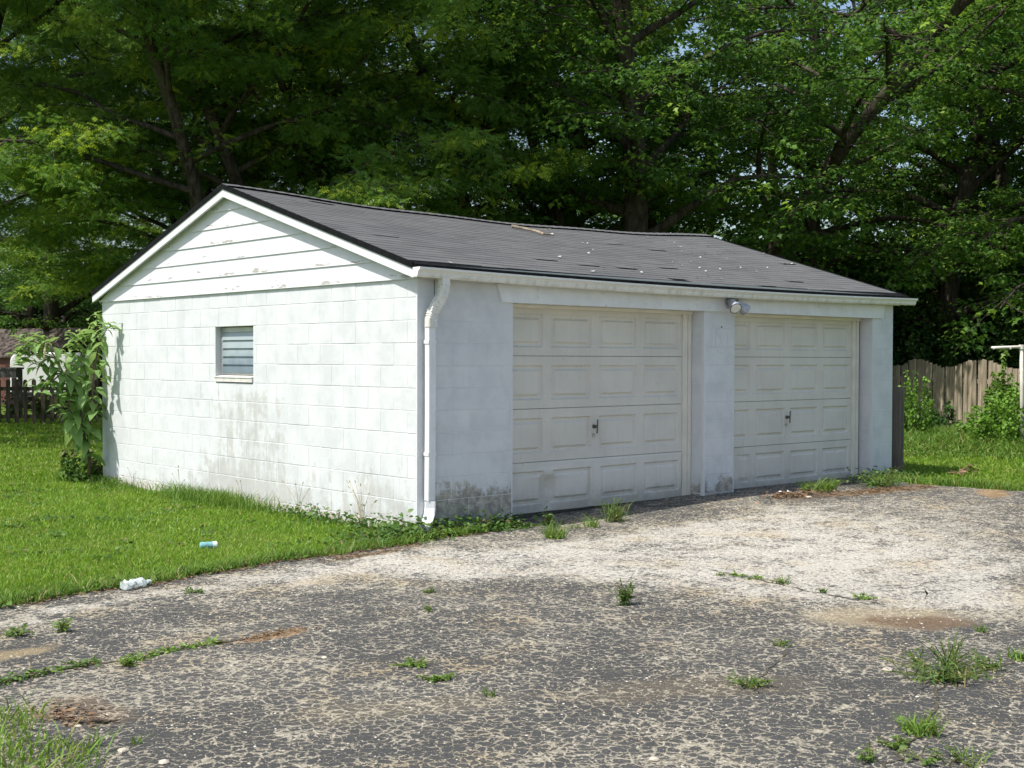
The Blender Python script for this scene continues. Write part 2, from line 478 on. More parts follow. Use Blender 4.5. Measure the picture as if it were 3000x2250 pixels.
def asphalt_material():
    n = NT('crumbled_asphalt')
    x, y, z = n.xyz()
    wob = n.vmath('SCALE', n.vmath('SUBTRACT', n.noise(2.2, 4, 0.6, col=True), (0.5, 0.5, 0.5)), 0.9)
    wp = n.vmath('ADD', n.pos, wob)
    def ellm(e, vec=wp):
        cx, cy, rx, ry, a, w = e
        mp = n.n('ShaderNodeMapping', vector_type='TEXTURE')
        mp.inputs['Location'].default_value = (cx, cy, -0.09)
        mp.inputs['Rotation'].default_value = (0, 0, R(a)); mp.inputs['Scale'].default_value = (rx, ry, 5)
        n.l(vec, mp.inputs['Vector'])
        d = n.n('ShaderNodeVectorMath', operation='DOT_PRODUCT')
        n.l(mp.outputs[0], d.inputs[0]); n.l(mp.outputs[0], d.inputs[1])
        return n.math('MULTIPLY', n.math('POWER', 2.718, n.math('MULTIPLY', d.outputs['Value'], -1.0)), w)
    pale = None
    for e in PALE:
        v = ellm(e); pale = v if pale is None else n.math('ADD', pale, v)
    pale = n.math('MULTIPLY', n.math('MINIMUM', pale, 1.1), n.step(n.noise(2.6, 4, 0.65), 0.28, 0.62, 0.55, 1.0))
    # crazing: chunks a hand wide
    d1 = n.vmath('ADD', n.pos, n.vmath('SCALE', n.vmath('SUBTRACT', n.noise(16, 4, 0.6, col=True), (0.5, 0.5, 0.5)), 0.085))
    flat = n.scaled((1, 1, 0), d1)
    e1 = n.voro(18.5, 'DISTANCE_TO_EDGE', flat)
    e2 = n.voro(31, 'DISTANCE_TO_EDGE', flat)
    patch = n.noise(0.75, 5, 0.6)
    mid = n.noise(6.5, 4, 0.65)
    loss = n.math('ADD', n.math('MULTIPLY', n.math('SUBTRACT', patch, 0.5), 0.20), n.math('MULTIPLY', n.math('SUBTRACT', mid, 0.5), 0.30))
    loss = n.math('ADD', loss, n.math('MULTIPLY', pale, 0.088))
    width = n.math('ADD', 0.078, loss)
    edge = n.math('MINIMUM', e1, n.math('ADD', n.math('MULTIPLY', e2, 0.8), n.math('SUBTRACT', 0.10, n.math('MULTIPLY', loss, 0.6))))
    grit = n.noise(105, 4, 0.75)
    val = n.math('SUBTRACT', width, edge)
    val = n.math('ADD', val, n.math('MULTIPLY', n.math('SUBTRACT', grit, 0.5), 0.42))
    m = n.step(val, -0.015, 0.045)
    # stone colours
    cell = n.voro(85, 'F1', out='Color')
    cs = n.xyz(cell)[0]
    g = n.mix(cs, (0.24, 0.22, 0.17), (0.55, 0.50, 0.40))
    g = n.mix(n.step(pale, 0.25, 1.0), g, n.mix(cs, (0.38, 0.355, 0.30), (0.66, 0.62, 0.54)))
    tint = n.noise(1.7, 4)
    g = n.mix(n.step(tint, 0.5, 0.72, 0, 0.45), g, (0.46, 0.35, 0.19))
    a = n.mix(n.noise(45, 5, 0.7), (0.044, 0.045, 0.046), (0.105, 0.105, 0.103))
    a = n.mix(n.step(patch, 0.42, 0.7, 0, 0.4), a, (0.14, 0.138, 0.135))
    a = n.mix(n.step(n.noise(170, 3, 0.7), 0.56, 0.68, 0, 0.6), a, (0.27, 0.255, 0.22))
    a = n.mix(n.math('MULTIPLY', n.step(pale, 0.3, 1.0), n.step(mid, 0.3, 0.6, 0.1, 0.75)), a, (0.25, 0.247, 0.24))
    c = n.mix(m, a, g)
    # sandy wash, rusty straw dust, brown spill
    for e, colr, k in [((-0.02, -4.72, .60, .34, -40, 1), (0.50, 0.41, 0.27), .75), ((0.02, -4.93, .36, .20, -42, 1), (0.17, 0.105, 0.065), .9),
                       ((6.0, -1.0, 1.2, .22, -5, 1), (0.32, 0.21, 0.12), .55), ((4.9, -.85, .8, .16, 5, 1), (0.19, 0.13, 0.085), .6),
                       ((-3.12, -2.70, .26, .07, 5, 1), (0.50, 0.33, 0.19), .8), ((-4.35, -2.2, .3, .13, 10, 1), (0.45, 0.35, 0.2), .7),
                       ((-2.2, -5.0, .7, .25, -30, 1), (0.36, 0.27, 0.15), .2), ((-4.5, -3.45, .2, .3, 0, 1), (0.27, 0.17, 0.09), .4),
                       ((-3.4, -4.35, .6, .2, -20, 1), (0.33, 0.26, 0.14), .2), ((6.8, -1.9, .7, .2, 30, 1), (0.50, 0.31, 0.13), .6)]:
        f = n.math('MULTIPLY', n.step(ellm(e, n.vmath('ADD', n.pos, n.vmath('SCALE', wob, 0.45))), 0.25, 0.75), n.step(grit, 0.3, 0.6, 0.45, 1.0))
        c = n.mix(n.math('MULTIPLY', f, k), c, colr)
    h = n.math('ADD', n.math('MULTIPLY', m, -0.6), n.math('MULTIPLY', grit, 0.75))
    h = n.math('ADD', h, n.math('MULTIPLY', mid, 0.9))
    n.bump(h, 0.016, 1.0)
    return n.fin(c, 0.9, 0.15)

M = make_materials()
M['asphalt'] = asphalt_material()

# ------------------------------------------------------------------ ground and driveway
YT = np.array([(-40, -6.5), (-16, -2.7), (-10, -1.8), (-4, -.93), (-3.49, -.78), (-2.97, -.70), (-2.1, -.57), (-1.1, -.455),
               (0.02, -.36), (.62, -.27), (.86, -.15), (.98, .30), (7.33, .30), (40, .30)])
XR = np.array([(-40, 9.0), (-14, 8.2), (-5, 7.6), (-2.06, 7.25), (-1.5, 7.08), (-1.12, 7.0), (-.8, 6.92), (-.2, 7.22), (.3, 7.33)])
def wob(t, k=1.0):
    t = np.asarray(t, float)
    return k * (0.035 * np.sin(t * 3.1 + 1) + 0.025 * np.sin(t * 7.7 + 2) + 0.015 * np.sin(t * 17.3))
def yT(x): return np.interp(x, YT[:, 0], YT[:, 1]) + wob(x) * (np.asarray(x) < 0.6)
def xR(y): return np.interp(y, XR[:, 0], XR[:, 1]) + wob(np.asarray(y) + 3) * (np.asarray(y) < -.3)
def on_drive(x, y): return (y < yT(x)) & (x < xR(y))

def build_ground():
    def lines(a, b, s):
        mid = list(np.arange(a, b, s))
        far = [8, 16, 30, 60, 120, 250, 500]
        return np.array([a - f for f in reversed(far)] + mid + [b + f for f in far])
    X = lines(-14, 42, 0.4); Y = lines(-16, 44, 0.4)
    gx, gy = np.meshgrid(X, Y, indexing='ij')
    V = np.stack([gx, gy, gz(gx, gy)], -1).reshape(-1, 3)
    nx, ny = len(X), len(Y)
    i, j = np.meshgrid(np.arange(nx - 1), np.arange(ny - 1), indexing='ij')
    a = (i * ny + j).ravel(); b = a + ny
    F = np.concatenate([np.stack([a, b, b + 1], 1), np.stack([a, b + 1, a + 1], 1)])
    obj('ground', tri_mesh('ground', V, F, smooth=True), M['soil'], kind='structure',
        label='grassy ground under and around the white block garage')
    S = np.linspace(0, 1, 150); T = 1 - np.linspace(0, 1, 120) ** 1.6
    s, t = np.meshgrid(S, T, indexing='ij')
    x = -34 + s * (7.1 + 34); 
    for _ in range(4):
        y = -34 + t * (yT(x) + 34)
        x = -34 + s * (xR(y) + 34)
    V = np.stack([x, y, gz(x, y) + 0.012], -1).reshape(-1, 3)
    nx, ny = s.shape
    i, j = np.meshgrid(np.arange(nx - 1), np.arange(ny - 1), indexing='ij')
    a = (i * ny + j).ravel(); b = a + ny
    F = np.concatenate([np.stack([a, b + 1, b], 1), np.stack([a, a + 1, b + 1], 1)])
    drv = obj('driveway', tri_mesh('driveway', V, F, smooth=True), M['asphalt'], kind='structure',
        label='crumbling grey asphalt driveway with pale gravel showing through its cracks')
    rng = np.random.default_rng(12)
    for line, w in (([(-70, 2026), (80, 1992), (250, 1956), (400, 1940), (560, 1902), (700, 1884), (820, 1868)], .028), ([(2080, 1674), (2200, 1700), (2300, 1722), (2420, 1748), (2600, 1778)], .020),
                    ([(2600, 2262), (2690, 2160), (2735, 2090), (2748, 2030), (2790, 1995), (2900, 1968), (3060, 1915)], .030), ([(2180, 2020), (2270, 1960), (2310, 1905)], .018)):
        P = [gpt(u, v) for u, v in line]; L = []; Rr = []
        for a, b in zip(P[:-1], P[1:]):
            d = (b - a)[:2]; k = max(2, int(np.hypot(*d) / .05)); nn = np.array([-d[1], d[0]]) / np.hypot(*d)
            for i in range(k):
                c = a[:2] + d * i / k + nn * rng.normal(0, .012); hw = w * rng.uniform(.08, .5)
                for S_, q in ((L, c + nn * hw), (Rr, c - nn * hw)): S_.append((q[0], q[1], float(gz(q[0], q[1])) + .0155))
        n = len(L)
        cm = MB(); cm.add(L + Rr, [(i, i + 1, n + i + 1, n + i) for i in range(n - 1)])
        obj('crack', cm, M['crack'], drv)
    mb = MB()
    mb.box(0.21, 7.6, 0.27, 6.43, -0.4, -0.04)
    obj('garage_floor', mb, M['interior'], kind='structure', label='dark concrete floor slab inside the garage')
build_ground()

# ------------------------------------------------------------------ the garage
GW, GD, CH = 7.82, 6.642, 0.2032
BL = 2 * CH
def roof_sag(x):
    t = np.clip((np.asarray(x, float) + .1) / 8.1, 0, 1)
    return 4 * t * (1 - t)
def roof_z(x, y):
    y = np.asarray(y, float)
    f = np.minimum(np.abs(y + .06), np.abs(6.70 - y)) / 3.38
    z = np.where(y < 3.32, 2.335 + (y + .06) * 0.3048, 3.365 - (y - 3.32) * 0.3048)
    return z - roof_sag(x) * (0.028 + 0.085 * np.clip(f, 0, 1)) + 0.007 * np.sin(np.asarray(x) * 2.7) * np.clip(f, 0, 1)

garage = empty('garage', (0, 0, 0), label='white painted block garage with two doors and dark shingle roof', cat='garage')

_blocks = {}
def block_mesh(L, H, Dp, r0, r1):
    """block along x, face at y=0, body to y=Dp; r0, r1 round the vertical front edges"""
    key = (round(L, 3), round(H, 3), round(Dp, 3), r0, r1)
    if key in _blocks: return _blocks[key]
    def ring(ins):
        p = []
        a, b, c, d = ins, L - ins, ins, Dp
        for cx, r, a0 in ((a, r0, 0), (b, r1, 1)):
            rr = max(r, 0.004)
            for k in range(4 if r > .01 else 2):
                t = (math.pi / 2) * k / (3 if r > .01 else 1)
                if a0 == 0: p.append((cx + rr - rr * math.cos(t), c + rr - rr * math.sin(t)))
                else: p.append((cx - rr + rr * math.sin(t), c + rr - rr * math.cos(t)))
        p += [(b, d), (a, d)]
        return p
    mb = MB(); e = 0.0028
    mb.loft([[(x, y, z) for x, y in ring(i)] for i, z in ((e, 0), (0, e), (0, H - e), (e, H))])
    m = mb.mesh('concrete_block'); m.materials.append(M['block'])
    _blocks[key] = m
    return m

J = 0.0055
rb = random.Random(4)
def lay(parent, frame, lo, hi, k0, k1, opens=(), shift=0, start_round=0.0, end_round=0.0, bond=(0.0, 0.0), depth=0.19):
    """courses of blocks; frame(u, z) gives location and rotation"""
    for k in range(k0, k1):
        z0 = k * CH
        a0 = lo + bond[k % 2]
        cuts = []
        for (o0, o1, oz0, oz1) in opens:
            if oz0 - 1e-4 <= z0 < oz1 - 1e-4: cuts.append((o0, o1))
        segs = []; cur = a0
        for o0, o1 in sorted(cuts):
            segs.append((cur, o0, 1)); cur = o1
        segs.append((cur, hi, 0))
        for s0, s1, cut in segs:
            off = CH if (k + shift) % 2 else 0.0
            nb = math.floor((s0 - lo - off) / BL + 1e-6)
            u = s0
            while u < s1 - 0.02:
                nxt = lo + off + (nb + 1) * BL
                e = min(nxt, s1)
                if s1 - e < 0.09: e = s1
                nb = math.floor((e - lo - off) / BL + 1e-6)
                r0 = start_round if u == lo else (0.03 if any(abs(u - c[1]) < 1e-4 for c in cuts) else 0.0)
                r1 = end_round if abs(e - hi) < 1e-4 else (0.03 if any(abs(e - c[0]) < 1e-4 for c in cuts) else 0.0)
                m = block_mesh(e - u - J, CH - J, depth, r0, r1)
                loc, rot = frame(u + J / 2, z0 + J / 2)
                w = rb.uniform(-.0012, .0012)
                loc = (loc[0] + w * math.sin(rot), loc[1] + w * math.cos(rot), loc[2])
                obj('concrete_block', m, None, parent, loc, (0, 0, rot))
                u = e

WIN = (2.855, 3.668, 6 * CH, 9 * CH)
# side wall runs along y; its blocks are laid from the back corner (u=0 at y=GD) so that the face looks to -x
mb = MB(); q = 0.0035
for y0, y1, z0, z1 in ((q, WIN[0] - q, -.45, 2.235), (WIN[1] + q, GD, -.45, 2.235), (WIN[0] - q, WIN[1] + q, -.45, WIN[2] - q), (WIN[0] - q, WIN[1] + q, WIN[3] + q, 2.235)):
    mb.box(q, 0.185, y0, y1, z0, z1)
side_wall = obj('side_wall', mb, M['mortar'], garage)
lay(side_wall, lambda u, z: ((0.0, GD - u, z), -math.pi / 2), 0.0, GD, -2, 11,
    opens=[(GD - WIN[1], GD - WIN[0], WIN[2], WIN[3])], end_round=0.028)
# front piers (the corner is carried by the side wall)
D1 = (1.15, 3.97); D2 = (4.515, 7.33)
for x0, x1, r0, sh in ((0.2, D1[0], 0.0, 0), (D1[1], D2[0], 0.042, 1), (D2[1], GW, 0.042, 0)):
    mb = MB(); mb.box(x0 + q, x1 - q, q, 0.185, -.45, 2.235)
    pier = obj('front_pier', mb, M['mortar'], garage)
    lay(pier, lambda u, z: ((u, 0.0, z), 0.0), x0, x1, -2, 11, shift=sh, start_round=r0, end_round=0.03 if x1 < GW else 0.02)
    if 3.9 < x0 < 4:
        mk = MB(); cx, cz = 4.275, 1.70
        def ribbon(pts, w=0.007):
            for a, b in zip(pts[:-1], pts[1:]):
                mk.bar((a[0], -0.0018, a[1]), (b[0], -0.0018, b[1]), 0.0012, w, up=(0, 0, 1) if abs(b[0] - a[0]) > abs(b[1] - a[1]) else (1, 0, 0))
        ribbon([(cx + .112 * math.cos(t), cz + .145 * math.sin(t)) for t in np.linspace(0.35 * math.pi, 2.25 * math.pi, 30)])
        ribbon([(cx - .055, cz + .075), (cx - .045, cz + .045)], 0.012)
        ribbon([(cx - .045, cz + .045), (cx + .05, cz - .07)])
        ribbon([(cx + .0, cz - .01), (cx - .06, cz - .08)])
        obj('pencil_mark', mk, M['mark'], pier, label='faint oval scrawl with crossed strokes on the white pier')
        nb_ = MB(); nb_.tube([(cx - .0, 0.004, cz + .15), (cx, -.006, cz + .148)], 0.008, 8)
        obj('nail_hole', nb_, M['dark_metal'], pier)
# far walls, plain
mb = MB(); mb.box(0.2, GW - .2, GD - .2, GD, -.45, 2.235); obj('back_wall', mb, M['mortar'], garage)
mb = MB(); mb.box(GW - .195, GW, 0.2, GD, -.45, 2.235)
mb.add([(GW - .1, 0.0, 2.236), (GW - .1, GD, 2.236), (GW - .1, 3.32, 3.22), (GW, 0.0, 2.236), (GW, GD, 2.236), (GW, 3.32, 3.22)],
       [(0, 2, 1), (3, 4, 5), (0, 1, 4, 3), (1, 2, 5, 4), (2, 0, 3, 5)])
obj('far_wall', mb, M['mortar'], garage)

# gable with clapboards
mb = MB()
mb.add([(.012, 0.02, 2.236), (.012, GD - .02, 2.236), (.012, 3.32, 3.24), (.1, 0.02, 2.236), (.1, GD - .02, 2.236), (.1, 3.32, 3.24)],
       [(0, 1, 2), (3, 5, 4), (0, 3, 4, 1), (1, 4, 5, 2), (2, 5, 3, 0)])
gable = obj('gable', mb, M['deck'], garage)
def rake_y(z, off=0.075):
    f = -.06 + (z + off - 2.335) / 0.3048
    return f, 6.64 - f
for i in range(6):
    z0 = 2.2 + .1785 * i; z1 = min(z0 + .1785 + .012, 3.275)
    ya, yb = rake_y(z0); yc, yd = rake_y(z1)
    ya, yb = max(ya, -.045), min(yb, 6.685)
    yc, yd = max(yc, -.045), min(yd, 6.685)
    if yd < yc: yc = yd = 3.32
    mb = MB()
    xo0, xo1 = -.021 - .001 * (i % 2), -.009
    mb.add([(xo0, ya, z0), (xo0, yb, z0), (xo1, yd, z1), (xo1, yc, z1), (.010, ya, z0), (.010, yb, z0), (.010, yd, z1), (.010, yc, z1)],
           [(3, 2, 1, 0), (4, 5, 6, 7), (0, 1, 5, 4), (1, 2, 6, 5), (2, 3, 7, 6), (3, 0, 4, 7)])
    obj('siding_board', mb, M['siding'], gable)

# window: frame, six glass louvres, sill
mb = MB()
y0, y1, z0, z1 = WIN[0] + .006, WIN[1] - .006, 1.305, WIN[3] - .006
for a in ((.072, .115, y0, y0 + .03, z0, z1), (.072, .115, y1 - .03, y1, z0, z1), (.070, .115, y0 + .03, y1 - .03, z1 - .05, z1), (.070, .115, y0 + .03, y1 - .03, z0, z0 + .022)):
    mb.box(*a)
window = obj('window', mb, M['alu'], garage)
hp = (z1 - .05 - z0 - .022) / 5.0
for i in range(5):
    zb = z0 + .022 + hp * i
    mb = MB(); t = .006; ti = .014
    xb, xt = .066 - ti * .35, .066 + ti
    mb.add([(xb, y0 + .031, zb), (xb, y1 - .031, zb), (xt, y1 - .031, zb + hp + .008), (xt, y0 + .031, zb + hp + .008),
            (xb + t, y0 + .031, zb - .001), (xb + t, y1 - .031, zb - .001), (xt + t, y1 - .031, zb + hp + .007), (xt + t, y0 + .031, zb + hp + .007)],
           [(3, 2, 1, 0), (4, 5, 6, 7), (0, 1, 5, 4), (1, 2, 6, 5), (2, 3, 7, 6), (3, 0, 4, 7)])
    obj('glass_louvre', mb, M['glass'], window)
mb = MB(); mb.box(-.012, .19, WIN[0] + .004, WIN[1] - .004, 6 * CH + .008, 1.272)
mb.add([(-.018, WIN[0] + .004, 1.2725), (-.018, WIN[1] - .004, 1.2725), (-.018, WIN[1] - .004, 1.283), (-.018, WIN[0] + .004, 1.283),
        (.12, WIN[0] + .004, 1.2725), (.12, WIN[1] - .004, 1.2725), (.12, WIN[1] - .004, 1.304), (.12, WIN[0] + .004, 1.304)],
       [(3, 2, 1, 0), (4, 5, 6, 7), (0, 1, 5, 4), (1, 2, 6, 5), (2, 3, 7, 6), (3, 0, 4, 7)])
obj('window_sill', mb, M['sill'], window, label='chipped white masonry sill under the louvred window')

# header beam with slanted ends, frieze
mb = MB()
mb.add([(.925, -.026, 2.192), (.985, -.026, 2.02), (7.545, -.026, 2.02), (7.575, -.026, 2.192), (.925, .0, 2.192), (.985, .0, 2.02), (7.545, .0, 2.02), (7.575, .0, 2.192)],
       [(0, 1, 2, 3), (7, 6, 5, 4), (0, 4, 5, 1), (1, 5, 6, 2), (2, 6, 7, 3), (3, 7, 4, 0)])
mb.box(D1[0] + .004, D1[1] - .004, .001, .19, 2.021, 2.19); mb.box(D2[0] + .004, D2[1] - .004, .001, .19, 2.021, 2.19)
obj('header_beam', mb, M['white_trim'], garage)
mb = MB(); mb.box(.02, GW + .1, -.034, -.0275, 2.195, 2.238); mb.box(-.02, GW + .12, -.034, -.004, 2.2385, 2.325)
obj('frieze_board', mb, M['cream_trim'], garage)

# sectional doors
def door(x0, x1, dents, label):
    w = x1 - x0; cw = w / 4
    mb = MB()
    mb.box(x0, x1, .235, .25, -.035, 2.02)
    d = obj('garage_door', mb, M['steel'], garage, label=label)
    zs = [-.035, .465, .993, 1.516, 2.022]
    bv = [0, .016, .040, .062]; dp = [0, .022, .022, .002]
    for s in range(4):
        za, zb = zs[s] + (.003 if s else 0), zs[s + 1] - .003
        H = zb - za
        pz0, pz1 = za + .16 * H, zb - .17 * H
        xl = [x0]
        for c in range(4):
            a, b = x0 + cw * c + .055, x0 + cw * (c + 1) - .055
            xl += [a + q_ for q_ in bv] + [b - q_ for q_ in reversed(bv)]
        xl.append(x1)
        zl = [za] + [pz0 + q_ for q_ in bv] + [pz1 - q_ for q_ in reversed(bv)] + [zb]
        if s == 0:
            def refine(l, st):
                o = []
                for a, b in zip(l[:-1], l[1:]):
                    k = max(1, int(round((b - a) / st)))
                    o += [a + (b - a) * i / k for i in range(k)]
                return o + [l[-1]]
            xl = refine(xl, .022); zl = refine(zl, .022)
        xl = np.array(xl); zl = np.array(zl)
        gx, gzz = np.meshgrid(xl, zl, indexing='ij')
        c = np.clip(((gx - x0) / cw).astype(int), 0, 3)
        dx = np.minimum(gx - (x0 + cw * c + .055), x0 + cw * (c + 1) - .055 - gx)
        dz = np.minimum(gzz - pz0, pz1 - gzz)
        dep = np.interp(np.minimum(dx, dz), bv, dp)
        if s == 0:
            wt = np.zeros_like(gx); bul = np.zeros_like(gx)
            for (kind, cx, cz, rx, rz, k) in dents:
                g = np.exp(-((gx - cx) / rx) ** 2 - ((gzz - cz) / rz) ** 2)
                if kind == 'flat': wt = np.maximum(wt, np.clip(g * 1.6, 0, 1)); bul += k * g
                elif kind == 'crease':
                    t = np.abs((gx - cx) + (gzz - cz) * rz) / rx
                    bul += k * np.clip(1 - t, 0, 1) * np.exp(-((gzz - .2) / .22) ** 2)
                else: bul += k * g
            dep = dep * (1 - wt) + bul
            edge = np.minimum(np.minimum(gx - x0, x1 - gx), zb - gzz)
            dep *= np.clip(edge / .02, 0, 1)
        yy = .205 + dep
        V = [(a, b, cc) for a, b, cc in zip(gx.ravel(), yy.ravel(), gzz.ravel())]
        ny = len(zl); F = []
        for i in range(len(xl) - 1):
            for j in range(ny - 1):
                a = i * ny + j; F.append((a, a + ny, a + ny + 1, a + 1))
        m = MB(); m.add(V, F)
        bx_ = MB(); m.box(x0 + .002, x1 - .002, .2295, .2345, za, zb)
        obj('door_section', m, M['door'], d, label='dented bottom panel of the roll up door' if s == 0 else None)
    hx = x0 + cw * 2 - .02
    m = MB()
    m.tube([(hx, .20, .79), (hx, .150, .79)], [.022, .012], 10)
    m.tube([(hx + .004, .148, .865), (hx - .002, .150, .72)], .008, 8)
    obj('door_handle', m, M['dark_metal'], d)
    m = MB(); m.tube([(hx, .206, .70), (hx, .194, .70)], .021, 12); obj('door_lock', m, M['steel'], d)
    # right jamb, stop strip, left jamb, head
    for a, b in ((x1 + .002, x1 + .072),):
        m = MB(); m.box(a, b, .186, .25, -.06, 2.018); obj('door_jamb', m, M['cream_trim'], garage)
        m = MB(); m.box(b + .004, b + .052, .172, .25, -.06, 2.018); obj('door_stop', m, M['cream_trim'], garage)
    m = MB(); m.box(x0 + .004, x1 + .12, .150, .20, 1.985, 2.0185); obj('door_head_trim', m, M['cream_trim'], garage)
    return d
door(1.10, 3.84, [('dent', 1.80, .13, .10, .15, .055), ('dent', 1.79, .35, .20, .05, -.026), ('dent', 2.42, .12, .07, .22, .045), ('crease', 2.50, .05, .26, 0, -.030),
                  ('dent', 1.55, .0, .2, .05, .010), ('crease', 1.92, .06, -.2, 0, -.020)], 'dirty white roll up door beside the downspout pier, bottom panel dented')
door(4.43, 7.17, [('flat', 4.72, .20, .27, .24, .028), ('crease', 4.98, .03, .12, 0, -.028), ('dent', 4.9, .03, .05, .06, .02)],
     'dirty white roll up door between the lamp pier and end pier')

# roof
def roof():
    deck = MB()
    xs = np.linspace(-.085, 8.02, 40)
    for ys in (np.linspace(-.055, 3.32, 9), np.linspace(3.32, 6.695, 9)):
        b = len(deck.v); n = len(ys)
        for x in xs:
            for y in ys: deck.v.append((x, y, float(roof_z(x, y)) - .012))
            for y in ys: deck.v.append((x, y, float(roof_z(x, y)) - .034))
        for i in range(len(xs) - 1):
            for j in range(n - 1):
                a = b + i * 2 * n + j; c = a + 2 * n
                deck.f.append((a, c, c + 1, a + 1)); a += n; c += n; deck.f.append((a, a + 1, c + 1, c))
        for i in (0, len(xs) - 1):
            for j in range(n - 1):
                a = b + i * 2 * n + j; deck.f.append((a, a + 1, a + n + 1, a + n))
        e = 0 if ys[0] < 3 else n - 1
        for i in range(len(xs) - 1):
            a = b + i * 2 * n + e; c = a + 2 * n; deck.f.append((a, a + n, c + n, c))
    rf = obj('roof', deck, M['black_edge'], garage)
    rr = random.Random(7); sh = MB()
    L = .305; EX = .127
    for side in (0, 1):
        ncourse = 27
        for i in range(ncourse):
            s0 = .135 + i * EX; s1 = min(s0 + EX + .05, 3.53)
            off = (i % 2) * L / 2 + (i % 3) * .05
            x = -.10 - off
            cw = rr.uniform(-.003, .003)
            while x < 8.03:
                a, b = max(x, -.102), min(x + L - .004, 8.035)
                x += L
                if b - a < .03: continue
                if i == 0 and rr.random() < .05 and side == 0 and x > 1.5: continue
                lift = rr.uniform(.0075, .0095) + (rr.random() < .012) * rr.uniform(.006, .012)
                ds = rr.uniform(-.004, .004) + cw + (rr.uniform(-.02, .0) if i == 0 and rr.random() < .25 else 0)
                vs = []
                for xx in (a, b):
                    for s_, h in ((s0 + ds, lift), (s1, .0045)):
                        y = -.06 + s_ / 1.0455 if side == 0 else 6.70 - s_ / 1.0455
                        if side == 0: y = min(y, 3.325)
                        else: y = max(y, 3.315)
                        zt = float(roof_z(xx, y)) - .012 + h
                        vs += [(xx, y, zt), (xx, y, zt - .0045)]
                sh.add(vs, [(0, 4, 6, 2), (1, 3, 7, 5), (0, 1, 5, 4), (0, 2, 3, 1), (4, 5, 7, 6), (2, 6, 7, 3)] if side == 0 else
                       [(0, 2, 6, 4), (1, 5, 7, 3), (0, 4, 5, 1), (0, 1, 3, 2), (4, 6, 7, 5), (2, 3, 7, 6)])
    obj('shingles', sh, M['shingle'], rf, kind='stuff', label='overlapping dark grey three tab shingles')
    cap = MB(); x = -.10
    while x < 8.0:
        a, b = x, min(x + .20, 8.035); x += .14
        vs = []
        for xx, h in ((a, .006), (b, .013)):
            z = float(roof_z(xx, 3.32))
            vs += [(xx, 3.19, z - .031 + h), (xx, 3.32, z + .004 + h), (xx, 3.45, z - .031 + h)]
        cap.add(vs, [(0, 3, 4, 1), (1, 4, 5, 2), (0, 1, 2), (3, 5, 4)])
    obj('ridge_cap', cap, M['shingle'], rf)
    # black rake edges and white rake boards, both gables
    for x0, x1, xb0, xb1 in ((-.108, -.088, -.098, -.072), (8.022, 8.042, 8.0, 8.024)):
        for ya, yb in ((-.07, 3.32), (6.71, 3.32)):
            m = MB(); st = []
            for t in np.linspace(0, 1, 10):
                y = ya + (yb - ya) * t; z = float(roof_z(x0, y)) + .004
                st.append([(x0, y, z), (x1, y, z), (x1, y, z - .055), (x0, y, z - .055)])
            m.loft(st); obj('rake_edge', m, M['black_edge'], rf)
            m = MB(); st = []
            for t in np.linspace(0, 1, 10):
                y = ya + (yb - ya) * t; z = float(roof_z(x0, y)) - .0515
                st.append([(xb0, y, z), (xb1, y, z), (xb1, y, z - .082), (xb0, y, z - .082)])
            m.loft(st); obj('rake_board', m, M['white_trim'], rf)
            m = MB(); st = []
            w0, w1 = (xb1 + .001, -.022) if x0 < 0 else (7.822, xb0 - .001)
            for t in np.linspace(0, 1, 10):
                y = ya + (yb - ya) * t; z = float(roof_z(x0, y)) - .062
                st.append([(w0, y, z), (w1, y, z), (w1, y, z - .020), (w0, y, z - .020)])
            m.loft(st); obj('rake_soffit', m, M['white_trim'], rf)
    # black drip edge over the gutter, slightly wavy
    m = MB(); st = []
    for x in np.linspace(-.09, 8.03, 60):
        z = float(roof_z(x, -.06)) - .010; w = .004 * math.sin(x * 5.1) + .003 * math.sin(x * 13)
        st.append([(x, -.085 + w, z - .004), (x, -.057, z + .004), (x, -.057, z - .075), (x, -.085 + w, z - .066)])
    m.loft(st); obj('drip_edge', m, M['black_edge'], rf)
    m = MB()
    for k in range(12):
        x = rr.choice([rr.uniform(3.2, 5.6), rr.uniform(.5, 7.8)]); z = float(roof_z(x, -.06)) - .05 - .02 * rr.random(); w = rr.uniform(.04, .16)
        m.add([(x, -.091, z), (x + w, -.091, z + rr.uniform(-.003, .003)), (x + w * .8, -.0905, z + .014), (x + w * .3, -.0905, z + .018)], [(0, 1, 2, 3)])
    obj('curled_felt', m, M['grey_flake'], rf, kind='stuff')
    return rf
roof_obj = roof()

# gutter and downspout
def gsag(x): return -.034 * float(roof_sag(x))
prof = [(-.0905, 2.288), (-.0905, 2.205), (-.15, 2.205), (-.163, 2.222), (-.165, 2.243), (-.180, 2.262), (-.196, 2.272), (-.196, 2.290), (-.182, 2.290),
        (-.182, 2.284), (-.190, 2.284), (-.190, 2.275), (-.176, 2.266), (-.160, 2.246), (-.158, 2.224), (-.148, 2.209), (-.0935, 2.209), (-.0935, 2.288)]
m = MB()
m.loft([[(x, y + .004, z + gsag(x)) for y, z in prof] for x in np.linspace(-.115, 8.1, 50)])
gutter = obj('gutter', m, M['gutter'], garage)
for x in (-.117, 8.1):
    m = MB(); o = prof[:9]
    m.loft([[(x, y + .004 + (.001 if y < -.1 else 0), z + gsag(x)) for y, z in o], [(x + .0025, y + .004, z + gsag(x)) for y, z in o]])
    obj('end_cap', m, M['white_trim'], gutter)
for x in (2.98, 6.62):
    m = MB(); m.loft([[(xx, y + .0015, z + gsag(xx) - .0015) for y, z in prof[1:8]] + [(xx, -.15, 2.26 + gsag(xx))] for xx in (x, x + .025)])
    obj('gutter_seam', m, M['white_trim'], gutter)
